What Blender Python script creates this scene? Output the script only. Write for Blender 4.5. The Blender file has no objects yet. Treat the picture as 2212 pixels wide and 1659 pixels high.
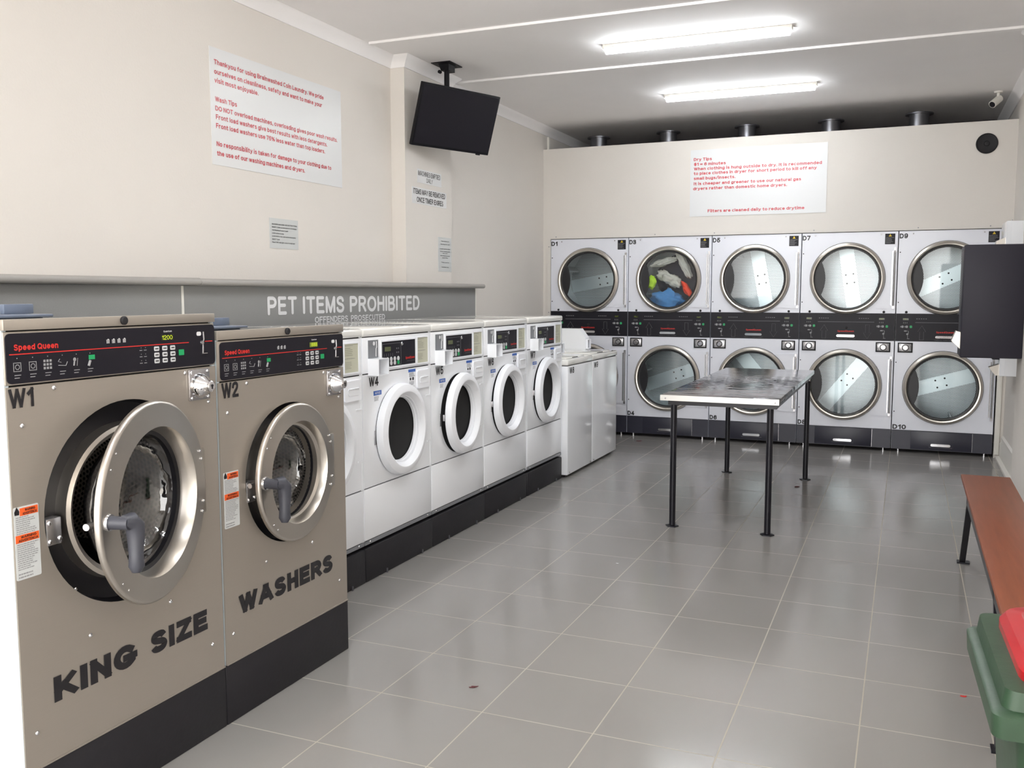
import bpy, bmesh, math, random
from mathutils import Vector, Matrix, noise
SC = bpy.context.scene
COL = SC.collection
PI = math.pi
R = math.radians

# ------------------------------------------------------------------ camera
cam_d = bpy.data.cameras.new('camera'); cam = bpy.data.objects.new('camera', cam_d); COL.objects.link(cam)
yaw, pitch, roll, foc = 0.4018, -0.0981, -0.0008, 2003.4
fw = Vector((-math.sin(yaw)*math.cos(pitch), math.cos(yaw)*math.cos(pitch), math.sin(pitch)))
rt = Vector((math.cos(yaw), math.sin(yaw), 0)); up = rt.cross(fw)
rt2 = rt*math.cos(roll)+up*math.sin(roll); up2 = up*math.cos(roll)-rt*math.sin(roll)
m = Matrix((rt2, up2, -fw)).transposed().to_4x4(); m.translation = Vector((3.2893, -8.7332, 1.3959))
cam.matrix_world = m
cam_d.sensor_width = 36; cam_d.sensor_fit = 'HORIZONTAL'; cam_d.lens = foc/2212*36; cam_d.clip_start = 0.05
SC.camera = cam

# ------------------------------------------------------------------ light and exposure
W = bpy.data.worlds.new('sky'); SC.world = W; W.use_nodes = True
bg = W.node_tree.nodes['Background']
bg.inputs['Color'].default_value = (1.0, 0.99, 0.97, 1); bg.inputs['Strength'].default_value = 3.1
LAMP_STRENGTH = 27.0
SC.view_settings.view_transform = 'Standard'; SC.view_settings.look = 'None'
SC.view_settings.gamma = 1.0; SC.view_settings.use_curve_mapping = False
SC.view_settings.exposure = 1.0
SC.cycles.use_denoising = True
SC.cycles.max_bounces = 10; SC.cycles.diffuse_bounces = 6; SC.cycles.glossy_bounces = 5
SC.cycles.transmission_bounces = 6; SC.cycles.transparent_max_bounces = 12
SC.cycles.sample_clamp_indirect = 8.0; SC.cycles.caustics_reflective = False; SC.cycles.caustics_refractive = False
YF = -9.4                                                       # the shop front, open to the street
pl = bpy.data.lights.new('shopfront_daylight', 'AREA'); po = bpy.data.objects.new('shopfront_daylight', pl); COL.objects.link(po)
pl.shape = 'RECTANGLE'; pl.size = 4.0; pl.size_y = 2.6; pl.cycles.is_portal = True
po.location = (2.0, YF-0.02, 1.3); po.rotation_euler = (R(90), 0, 0)

sl = bpy.data.lights.new('sun', 'SUN'); so = bpy.data.objects.new('sun', sl); COL.objects.link(so)
sl.energy = 6.0; sl.angle = R(2); sl.color = (1.0, 0.96, 0.9); so.location = (2, 4, 8); so.rotation_euler = (R(-42), R(8), 0)   # from behind the building onto the street

# ------------------------------------------------------------------ materials
def lin(c):
    return tuple((x/12.92 if x <= 0.04045 else ((x+0.055)/1.055)**2.4) for x in c)
def rgb(r, g, b): return lin((r/255, g/255, b/255))+(1,)
MATS = {}
def mat(name, col, rough=0.5, metal=0.0, spec=0.5, var=0.0, vscale=20, bump=0.0, bscale=200, coat=0.0, emit=None, es=0.0, stretch=None):
    if name in MATS: return MATS[name]
    M = bpy.data.materials.new(name); M.use_nodes = True; MATS[name] = M
    nt = M.node_tree; b = nt.nodes['Principled BSDF']
    b.inputs['Base Color'].default_value = col; b.inputs['Roughness'].default_value = rough
    b.inputs['Metallic'].default_value = metal; b.inputs['Specular IOR Level'].default_value = spec
    b.inputs['Coat Weight'].default_value = coat; b.inputs['Coat Roughness'].default_value = 0.08
    if emit: b.inputs['Emission Color'].default_value = emit; b.inputs['Emission Strength'].default_value = es
    if var or bump:
        tc = nt.nodes.new('ShaderNodeTexCoord'); vec = tc.outputs['Object']
        if stretch:
            mp = nt.nodes.new('ShaderNodeMapping'); mp.inputs['Scale'].default_value = stretch
            nt.links.new(vec, mp.inputs['Vector']); vec = mp.outputs['Vector']
    if var:
        n = nt.nodes.new('ShaderNodeTexNoise'); n.inputs['Scale'].default_value = vscale; n.inputs['Detail'].default_value = 5
        nt.links.new(vec, n.inputs['Vector'])
        mx = nt.nodes.new('ShaderNodeMix'); mx.data_type = 'RGBA'
        mx.inputs['A'].default_value = tuple(c*(1-var) for c in col[:3])+(1,); mx.inputs['B'].default_value = tuple(min(1, c*(1+var)) for c in col[:3])+(1,)
        nt.links.new(n.outputs['Fac'], mx.inputs['Factor']); nt.links.new(mx.outputs['Result'], b.inputs['Base Color'])
    if bump:
        n2 = nt.nodes.new('ShaderNodeTexNoise'); n2.inputs['Scale'].default_value = bscale; n2.inputs['Detail'].default_value = 3
        nt.links.new(vec, n2.inputs['Vector'])
        bp = nt.nodes.new('ShaderNodeBump'); bp.inputs['Strength'].default_value = bump; bp.inputs['Distance'].default_value = 0.002
        nt.links.new(n2.outputs['Fac'], bp.inputs['Height']); nt.links.new(bp.outputs['Normal'], b.inputs['Normal'])
    return M
m_wall = mat('wall_paint', rgb(224, 219, 213), 0.75, var=0.02, vscale=3, bump=0.35, bscale=90)
m_ceil = mat('ceiling_paint', rgb(246, 244, 244), 0.8, var=0.02, vscale=4, bump=0.15, bscale=120)
m_trimw = mat('trim_gloss_white', rgb(232, 229, 222), 0.4)
m_lam = mat('grey_laminate', rgb(142, 142, 141), 0.42, var=0.2, vscale=350)
m_lam2 = mat('grey_laminate_ledge', rgb(158, 155, 151), 0.4, var=0.10, vscale=350)
m_steel = mat('brushed_stainless', rgb(176, 168, 158), 0.4, metal=0.62, var=0.03, vscale=9, stretch=(1, 1, 60), bump=0.03, bscale=300)
m_steel2 = mat('polished_stainless', rgb(206, 200, 192), 0.3, metal=1.0, var=0.03, vscale=8)
m_mirror = mat('polished_top_sheet', rgb(200, 196, 190), 0.02, metal=1.0)
m_chrome = mat('chrome', rgb(225, 225, 228), 0.08, metal=1.0)
m_galv = mat('galvanised_duct', rgb(150, 150, 156), 0.3, metal=0.9, var=0.08, vscale=14)
m_sidegrey = mat('painted_side_panel', rgb(205, 215, 220), 0.5)
m_white = mat('white_enamel', rgb(247, 249, 253), 0.22, coat=0.4, var=0.006, vscale=3)
m_whitedull = mat('white_plastic', rgb(246, 248, 253), 0.38)
m_cream = mat('cream_enamel', rgb(240, 239, 234), 0.06, coat=0.5)
m_dryer = mat('dryer_enamel', rgb(232, 234, 243), 0.3, coat=0.3)
m_black = mat('black_panel', rgb(27, 25, 33), 0.4, spec=0.25)
m_blackm = mat('matt_black', rgb(24, 22, 26), 0.65, var=0.2, vscale=30)
m_plinth = mat('black_paint_plinth', rgb(26, 24, 29), 0.55, var=0.25, vscale=18, bump=0.3, bscale=60)
m_rubber = mat('black_rubber', rgb(20, 19, 24), 0.4)
m_base = mat('dryer_base_dark', rgb(48, 48, 60), 0.35, var=0.08, vscale=6, stretch=(1, 1, 20))
m_gap = mat('shadow_gap', rgb(18, 17, 18), 0.8)
m_red = mat('red_print', rgb(206, 44, 38), 0.45)
m_sred = mat('sign_red_vinyl', rgb(196, 62, 72), 0.3)
m_sign = mat('sign_board_white', rgb(222, 223, 224), 0.32)
m_paper = mat('laminated_notice', rgb(205, 208, 208), 0.25)
m_ink = mat('black_vinyl', rgb(30, 28, 32), 0.4)
m_inkg = mat('grey_print', rgb(150, 150, 152), 0.5)
m_inkw = mat('white_print', rgb(228, 228, 230), 0.45)
m_fine = mat('fine_print_ink', rgb(120, 120, 124), 0.6)
m_faint = mat('faint_print', rgb(146, 146, 132), 0.6)
m_btn = mat('button_grey', rgb(205, 206, 208), 0.45)
m_green = mat('button_green', rgb(30, 160, 96), 0.4)
m_led = mat('led_digits', rgb(120, 130, 20), 0.5, emit=rgb(190, 205, 40), es=0.55)
m_ledbg = mat('led_window', rgb(30, 34, 22), 0.2)
m_lcd = mat('lcd_green', rgb(104, 118, 40), 0.25, emit=rgb(104, 118, 40), es=0.25)
m_lcd2 = mat('lcd_grey_green', rgb(98, 104, 74), 0.25)
m_orange = mat('warning_orange', rgb(238, 98, 40), 0.45)
m_blue = mat('sticker_blue', rgb(62, 104, 184), 0.45)
m_beige = mat('instruction_card', rgb(196, 196, 176), 0.45)
m_coin = mat('coin_plate_grey', rgb(140, 142, 146), 0.35, metal=0.3)
m_handle = mat('handle_grey_plastic', rgb(64, 65, 73), 0.45)
m_hopper = mat('hopper_blue_grey', rgb(104, 114, 132), 0.4)
m_yellow = mat('hazard_yellow', rgb(222, 190, 40), 0.45)
m_key = mat('key_plate_metal', rgb(190, 188, 190), 0.25, metal=0.9)
m_tv = mat('screen_black', rgb(24, 22, 30), 0.3, spec=0.35)
m_tvf = mat('tv_frame_black', rgb(20, 19, 24), 0.5, spec=0.2)
m_cabk = mat('dispenser_black', rgb(42, 40, 50), 0.5, spec=0.3, var=0.05, vscale=60)
m_leg = mat('black_tube', rgb(28, 27, 34), 0.3, metal=0.3)
m_wood = mat('varnished_wood', rgb(132, 72, 46), 0.42, var=0.3, vscale=5, stretch=(9, 0.7, 9), spec=0.35)
m_binb = mat('bin_green', rgb(44, 68, 48), 0.45, var=0.28, vscale=16, bump=0.2, bscale=60)
m_binr = mat('bin_lid_red', rgb(176, 14, 26), 0.3, var=0.06, vscale=9, coat=0.2)
m_trim_dk = mat('leaf_dark', rgb(84, 40, 44), 0.8)
m_drumw = mat('drum_galvanised', rgb(206, 214, 216), 0.45, metal=0.3, var=0.04, vscale=10)
m_band = mat('drum_baffle_bright', rgb(216, 228, 232), 0.32, metal=0.7)
m_pave = mat('street_paving', rgb(198, 194, 188), 0.9, var=0.08, vscale=3)
m_tub = mat('washer_tub_dark', rgb(58, 56, 60), 0.42, metal=0.7)

def nodes_of(name, rough, metal):
    M = bpy.data.materials.new(name); M.use_nodes = True; MATS[name] = M
    b = M.node_tree.nodes['Principled BSDF']; b.inputs['Roughness'].default_value = rough; b.inputs['Metallic'].default_value = metal
    return M, M.node_tree, b
def vmath(nt, op, a, bb=None):
    n = nt.nodes.new('ShaderNodeVectorMath'); n.operation = op
    for i, v in enumerate((a, bb)):
        if v is None: continue
        if isinstance(v, (tuple, list)): n.inputs[i].default_value = v
        else: nt.links.new(v, n.inputs[i])
    return n.outputs['Value'] if op in ('LENGTH',) else n.outputs['Vector']
def smath(nt, op, a, bb=None, c=None):
    n = nt.nodes.new('ShaderNodeMath'); n.operation = op
    for i, v in enumerate((a, bb, c)):
        if v is None: continue
        if isinstance(v, (int, float)): n.inputs[i].default_value = v
        else: nt.links.new(v, n.inputs[i])
    return n.outputs[0]
def perforated(name, col, hole, s, r, cyl=None, rough=0.4, metal=0.6):
    """sheet with staggered round holes; cyl = radius wraps the grid round the drum's axis"""
    M, nt, b = nodes_of(name, rough, metal)
    tc = nt.nodes.new('ShaderNodeTexCoord'); sp = nt.nodes.new('ShaderNodeSeparateXYZ'); nt.links.new(tc.outputs['Object'], sp.inputs[0])
    cb = nt.nodes.new('ShaderNodeCombineXYZ')
    if cyl:
        a = smath(nt, 'ARCTAN2', sp.outputs['Z'], sp.outputs['X']); nt.links.new(smath(nt, 'MULTIPLY', a, cyl), cb.inputs[0])
        nt.links.new(sp.outputs['Y'], cb.inputs[1])
    else:
        nt.links.new(sp.outputs['X'], cb.inputs[0]); nt.links.new(sp.outputs['Z'], cb.inputs[1])
    S = (s, s*1.732, 1.0); d = []
    for off in ((0, 0, 0), (s/2, s*0.866, 0)):
        p = vmath(nt, 'ADD', cb.outputs[0], off); q = vmath(nt, 'FRACTION', vmath(nt, 'DIVIDE', p, S))
        q = vmath(nt, 'MULTIPLY', vmath(nt, 'SUBTRACT', q, (0.5, 0.5, 0)), (S[0], S[1], 0)); d.append(vmath(nt, 'LENGTH', q))
    f = smath(nt, 'LESS_THAN', smath(nt, 'MINIMUM', d[0], d[1]), r)
    mx = nt.nodes.new('ShaderNodeMix'); mx.data_type = 'RGBA'; mx.inputs['A'].default_value = col; mx.inputs['B'].default_value = hole
    nt.links.new(f, mx.inputs['Factor']); nt.links.new(mx.outputs['Result'], b.inputs['Base Color'])
    nt.links.new(smath(nt, 'MULTIPLY', smath(nt, 'SUBTRACT', 1.0, f), metal), b.inputs['Metallic'])
    return M
m_perf = perforated('drum_back_perforated', rgb(196, 205, 209), rgb(84, 89, 94), 0.0125, 0.0036, rough=0.34, metal=0.65)
m_perfw = perforated('washer_drum_perforated', rgb(168, 160, 156), rgb(16, 15, 17), 0.017, 0.0052, cyl=0.27, rough=0.4, metal=0.35)
def glass(name, tint, refl, ripple=0.0):
    M = bpy.data.materials.new(name); M.use_nodes = True; nt = M.node_tree; MATS[name] = M
    nt.nodes.remove(nt.nodes['Principled BSDF']); out = nt.nodes['Material Output']
    t = nt.nodes.new('ShaderNodeBsdfTransparent'); t.inputs['Color'].default_value = tint
    g = nt.nodes.new('ShaderNodeBsdfGlossy'); g.inputs['Roughness'].default_value = 0.03
    lw_ = nt.nodes.new('ShaderNodeLayerWeight'); lw_.inputs['Blend'].default_value = 0.5
    fr = nt.nodes.new('ShaderNodeMath'); fr.operation = 'MULTIPLY_ADD'; fr.use_clamp = True; fr.inputs[1].default_value = 0.85; fr.inputs[2].default_value = refl
    pw = nt.nodes.new('ShaderNodeMath'); pw.operation = 'POWER'; pw.inputs[1].default_value = 4.0
    nt.links.new(lw_.outputs['Facing'], pw.inputs[0]); nt.links.new(pw.outputs[0], fr.inputs[0])
    mx = nt.nodes.new('ShaderNodeMixShader')
    nt.links.new(fr.outputs[0], mx.inputs[0]); nt.links.new(t.outputs[0], mx.inputs[1]); nt.links.new(g.outputs[0], mx.inputs[2])
    if ripple:
        tc = nt.nodes.new('ShaderNodeTexCoord'); nz_ = nt.nodes.new('ShaderNodeTexNoise'); nz_.inputs['Scale'].default_value = 16; nt.links.new(tc.outputs['Object'], nz_.inputs['Vector'])
        bp_ = nt.nodes.new('ShaderNodeBump'); bp_.inputs['Strength'].default_value = ripple; bp_.inputs['Distance'].default_value = 0.01; nt.links.new(nz_.outputs['Fac'], bp_.inputs['Height']); nt.links.new(bp_.outputs['Normal'], g.inputs['Normal'])
    nt.links.new(mx.outputs[0], out.inputs['Surface'])
    return M
m_glass = glass('dryer_door_glass', (0.95, 0.975, 0.98, 1), 0.06)
m_glassd = glass('washer_door_glass', (0.55, 0.55, 0.57, 1), 0.15, 0.35)
# floor tiles 0.389 m on a square grid
m_floor, nt, b = nodes_of('floor_tile', 0.3, 0)
tc = nt.nodes.new('ShaderNodeTexCoord'); sp = nt.nodes.new('ShaderNodeSeparateXYZ'); nt.links.new(tc.outputs['Object'], sp.inputs[0])
def gline(o, off):
    q = smath(nt, 'FRACT', smath(nt, 'DIVIDE', smath(nt, 'ADD', o, off), 0.389))
    return smath(nt, 'ABSOLUTE', smath(nt, 'SUBTRACT', q, 0.5))
gmax = smath(nt, 'MAXIMUM', gline(sp.outputs['X'], 10*0.389-2.031), gline(sp.outputs['Y'], 40*0.389+6.031))
gr = smath(nt, 'GREATER_THAN', gmax, 0.5-0.0022/0.389)
cbx = nt.nodes.new('ShaderNodeCombineXYZ')
for i, (ax, off) in enumerate((('X', 10*0.389-2.031), ('Y', 40*0.389+6.031))):
    nt.links.new(smath(nt, 'FLOOR', smath(nt, 'DIVIDE', smath(nt, 'ADD', sp.outputs[ax], off), 0.389)), cbx.inputs[i])
wn = nt.nodes.new('ShaderNodeTexWhiteNoise'); nt.links.new(cbx.outputs[0], wn.inputs['Vector'])
nz = nt.nodes.new('ShaderNodeTexNoise'); nz.inputs['Scale'].default_value = 2.2; nz.inputs['Detail'].default_value = 6; nt.links.new(tc.outputs['Object'], nz.inputs['Vector'])
val = smath(nt, 'ADD', smath(nt, 'MULTIPLY', wn.outputs['Value'], 0.04), smath(nt, 'MULTIPLY', nz.outputs['Fac'], 0.10))
mx = nt.nodes.new('ShaderNodeMix'); mx.data_type = 'RGBA'
mx.inputs['A'].default_value = rgb(128, 125, 122); mx.inputs['B'].default_value = rgb(161, 158, 155); nt.links.new(smath(nt, 'ADD', val, 0.35), mx.inputs['Factor'])
m2 = nt.nodes.new('ShaderNodeMix'); m2.data_type = 'RGBA'; m2.inputs['B'].default_value = rgb(170, 163, 150)
nt.links.new(mx.outputs['Result'], m2.inputs['A']); nt.links.new(gr, m2.inputs['Factor']); nt.links.new(m2.outputs['Result'], b.inputs['Base Color'])
nt.links.new(smath(nt, 'ADD', smath(nt, 'MULTIPLY', gr, 0.4), smath(nt, 'ADD', smath(nt, 'MULTIPLY', nz.outputs['Fac'], 0.06), 0.145)), b.inputs['Roughness'])
bp = nt.nodes.new('ShaderNodeBump'); bp.inputs['Strength'].default_value = 0.5; bp.inputs['Distance'].default_value = 0.002
nt.links.new(smath(nt, 'SUBTRACT', smath(nt, 'MULTIPLY', nz.outputs['Fac'], 0.03), gr), bp.inputs['Height']); nt.links.new(bp.outputs['Normal'], b.inputs['Normal'])
# table top sheet, slightly buckled
m_top = mat('table_sheet_metal', rgb(138, 138, 142), 0.08, metal=1.0)
nt = m_top.node_tree; b = nt.nodes['Principled BSDF']
tc = nt.nodes.new('ShaderNodeTexCoord'); n1 = nt.nodes.new('ShaderNodeTexNoise'); n1.inputs['Scale'].default_value = 2.2; n1.inputs['Detail'].default_value = 3
mp = nt.nodes.new('ShaderNodeMapping'); mp.inputs['Scale'].default_value = (1.2, 4.5, 1); nt.links.new(tc.outputs['Object'], mp.inputs['Vector']); nt.links.new(mp.outputs['Vector'], n1.inputs['Vector']); bp = nt.nodes.new('ShaderNodeBump'); bp.inputs['Strength'].default_value = 0.6; bp.inputs['Distance'].default_value = 0.02
nt.links.new(n1.outputs['Fac'], bp.inputs['Height']); nt.links.new(bp.outputs['Normal'], b.inputs['Normal'])

# ------------------------------------------------------------------ mesh helpers
class MB:
    def __init__(s): s.bm = bmesh.new()
    def box(s, x0, x1, y0, y1, z0, z1, bev=0.0, seg=2):
        vs = bmesh.ops.create_cube(s.bm, size=1)['verts']
        c = Vector(((x0+x1)/2, (y0+y1)/2, (z0+z1)/2)); d = Vector((abs(x1-x0), abs(y1-y0), abs(z1-z0)))
        for v in vs: v.co = Vector((v.co.x*d.x, v.co.y*d.y, v.co.z*d.z))+c
        if bev:
            es = list({e for v in vs for e in v.link_edges})
            bmesh.ops.bevel(s.bm, geom=es, offset=min(bev, min(d)*0.49), segments=seg, profile=0.5, affect='EDGES')
        return s
    def poly(s, pts, d, n=None):
        """prism: list of 3-D points pushed along vector d"""
        a = [s.bm.verts.new(p) for p in pts]; d = Vector(d); bvs = [s.bm.verts.new(Vector(p)+d) for p in pts]
        s.bm.faces.new(a); s.bm.faces.new(bvs[::-1])
        for i in range(len(a)):
            j = (i+1) % len(a); s.bm.faces.new((a[j], a[i], bvs[i], bvs[j]))
        return s
    def frame(s, x0, x1, z0, z1, w, y0, y1):
        return s.box(x0, x1, y0, y1, z1-w, z1).box(x0, x1, y0, y1, z0, z0+w).box(x0, x0+w, y0, y1, z0+w, z1-w).box(x1-w, x1, y0, y1, z0+w, z1-w)
    def rrect(s, x0, x1, z0, z1, r, y0, y1, n=5):
        pts = []
        for cx, cz, a0 in ((x1-r, z1-r, 0), (x0+r, z1-r, 90), (x0+r, z0+r, 180), (x1-r, z0+r, 270)):
            for k in range(n+1):
                a = R(a0+90*k/n); pts.append((cx+r*math.cos(a), y0, cz+r*math.sin(a)))
        return s.poly(pts[::-1], (0, y1-y0, 0))
    def lathe(s, prof, cx=0, cz=0, n=48, axis='Y', cy=0, a0=0, a1=360):
        """prof: (radius, along-axis) pairs"""
        full = abs(a1-a0) >= 360; m = n if full else n+1; rows = []
        for r, h in prof:
            row = []
            if r < 1e-6:
                p = {'Y': (cx, h, cz), 'Z': (cx, cy, h), 'X': (h, cy, cz)}[axis]; row = [s.bm.verts.new(p)]*m
            else:
                for k in range(m):
                    a = R(a0+(a1-a0)*k/n); c, q = r*math.cos(a), r*math.sin(a)
                    p = {'Y': (cx+c, h, cz+q), 'Z': (cx+c, cy+q, h), 'X': (h, cy+c, cz+q)}[axis]; row.append(s.bm.verts.new(p))
            rows.append(row)
        for A, B in zip(rows, rows[1:]):
            for k in range(n if full else n):
                j = (k+1) % m
                if not full and k == n: continue
                f = []
                for v in (A[k], A[j], B[j], B[k]):
                    if v not in f: f.append(v)
                if len(f) > 2:
                    try: s.bm.faces.new(f)
                    except ValueError: pass
        return s
    def cyl(s, p0, p1, r, n=16, r2=None):
        p0, p1 = Vector(p0), Vector(p1); d = (p1-p0).normalized(); r2 = r if r2 is None else r2
        u = d.orthogonal().normalized(); w = d.cross(u); rows = []
        for p, rr in ((p0, r), (p1, r2)):
            rows.append([s.bm.verts.new(p+u*rr*math.cos(2*PI*k/n)+w*rr*math.sin(2*PI*k/n)) for k in range(n)])
        for k in range(n):
            j = (k+1) % n; s.bm.faces.new((rows[0][k], rows[0][j], rows[1][j], rows[1][k]))
        s.bm.faces.new(rows[0][::-1]); s.bm.faces.new(rows[1]); return s
    def tube(s, pts, rs, n=12):
        pts = [Vector(p) for p in pts]; rs = rs if isinstance(rs, (list, tuple)) else [rs]*len(pts); rows = []
        u = None
        for i, p in enumerate(pts):
            d = (pts[min(i+1, len(pts)-1)]-pts[max(i-1, 0)]).normalized()
            u = d.orthogonal().normalized() if u is None else (u-d*u.dot(d)).normalized(); w = d.cross(u)
            rows.append([s.bm.verts.new(p+u*rs[i]*math.cos(2*PI*k/n)+w*rs[i]*math.sin(2*PI*k/n)) for k in range(n)])
        for A, B in zip(rows, rows[1:]):
            for k in range(n): s.bm.faces.new((A[k], A[(k+1) % n], B[(k+1) % n], B[k]))
        s.bm.faces.new(rows[0][::-1]); s.bm.faces.new(rows[-1]); return s
    def hole(s, x0, x1, z0, z1, cx, cz, r, y0, y1, n=64):
        """plate with a round opening"""
        an = [2*PI*k/n for k in range(n)]+[math.atan2(b-cz, a-cx) % (2*PI) for a in (x0, x1) for b in (z0, z1)]
        an = sorted(set(round(a, 6) for a in an)); F = []; B = []
        for a in an:
            c, q = math.cos(a), math.sin(a); t = 1e9
            if abs(c) > 1e-9: t = min(t, ((x1 if c > 0 else x0)-cx)/c)
            if abs(q) > 1e-9: t = min(t, ((z1 if q > 0 else z0)-cz)/q)
            for L, y in ((F, y0), (B, y1)):
                L.append((s.bm.verts.new((cx+c*r, y, cz+q*r)), s.bm.verts.new((cx+c*t, y, cz+q*t))))
        k = len(an)
        for i in range(k):
            j = (i+1) % k
            s.bm.faces.new((F[i][0], F[j][0], F[j][1], F[i][1])); s.bm.faces.new((B[i][0], B[i][1], B[j][1], B[j][0]))
            s.bm.faces.new((F[i][0], B[i][0], B[j][0], F[j][0])); s.bm.faces.new((F[i][1], F[j][1], B[j][1], B[i][1]))
        return s
    def build(s, name, material, parent=None, ang=35, loc=None):
        if 'lettering' not in name: bmesh.ops.recalc_face_normals(s.bm, faces=s.bm.faces)
        me = bpy.data.meshes.new(name); s.bm.to_mesh(me); s.bm.free()
        me.materials.append(material)
        me.polygons.foreach_set('use_smooth', [True]*len(me.polygons)); me.set_sharp_from_angle(angle=R(ang))
        o = bpy.data.objects.new(name, me); COL.objects.link(o)
        if parent:
            o.parent = parent
            if 'zb' in ZB.get(parent.name, {}): o.location = (0, 0, -ZB[parent.name]['zb'])
        if loc is not None: o.location = loc
        return o
ZB = {}
def tag(o, label, cat, group=None):
    o['label'] = label; o['category'] = cat
    if group: o['group'] = group
    return o
def thing(name, label, cat, loc, rotz=0, group=None):
    """an Empty at the thing's base; its parts are drawn with absolute heights"""
    o = bpy.data.objects.new(name, None); COL.objects.link(o); o.empty_display_size = 0.1
    o.location = loc; o.rotation_euler = (0, 0, rotz); ZB[o.name] = {'zb': loc[2]}
    return tag(o, label, cat, group)
def struct(o): o['kind'] = 'structure'; return o
TX = {}
def _arc(cx, cz, rx, rz, a0, a1):
    n = max(4, int(abs(a1-a0)/18)); return [(cx+rx*math.cos(R(a0+(a1-a0)*k/n)), cz+rz*math.sin(R(a0+(a1-a0)*k/n))) for k in range(n+1)]
def _spl(*p):
    p = [p[0]]+list(p)+[p[-1]]; out = []
    for i in range(1, len(p)-2):
        for k in range(4):
            t = k/4; out.append(tuple(0.5*(2*p[i][j]+(p[i+1][j]-p[i-1][j])*t+(2*p[i-1][j]-5*p[i][j]+4*p[i+1][j]-p[i+2][j])*t*t+(3*p[i][j]-p[i-1][j]-3*p[i+1][j]+p[i+2][j])*t**3) for j in (0, 1)))
    return out+[p[-1]]
S_ = _spl((.53, .79), (.45, .95), (.28, 1), (.09, .94), (.03, .76), (.10, .60), (.28, .52), (.47, .44), (.56, .26), (.47, .06), (.28, 0), (.08, .06), (0, .22))
SIX = _spl((.48, .80), (.40, .96), (.27, 1), (.08, .86), (0, .5), (.01, .25), (.10, .05), (.27, 0), (.45, .09), (.51, .31), (.43, .53), (.26, .60), (.09, .52), (.01, .33))
BOWL = [_arc(.24, .36, .24, .36, 0, 360)]
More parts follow.
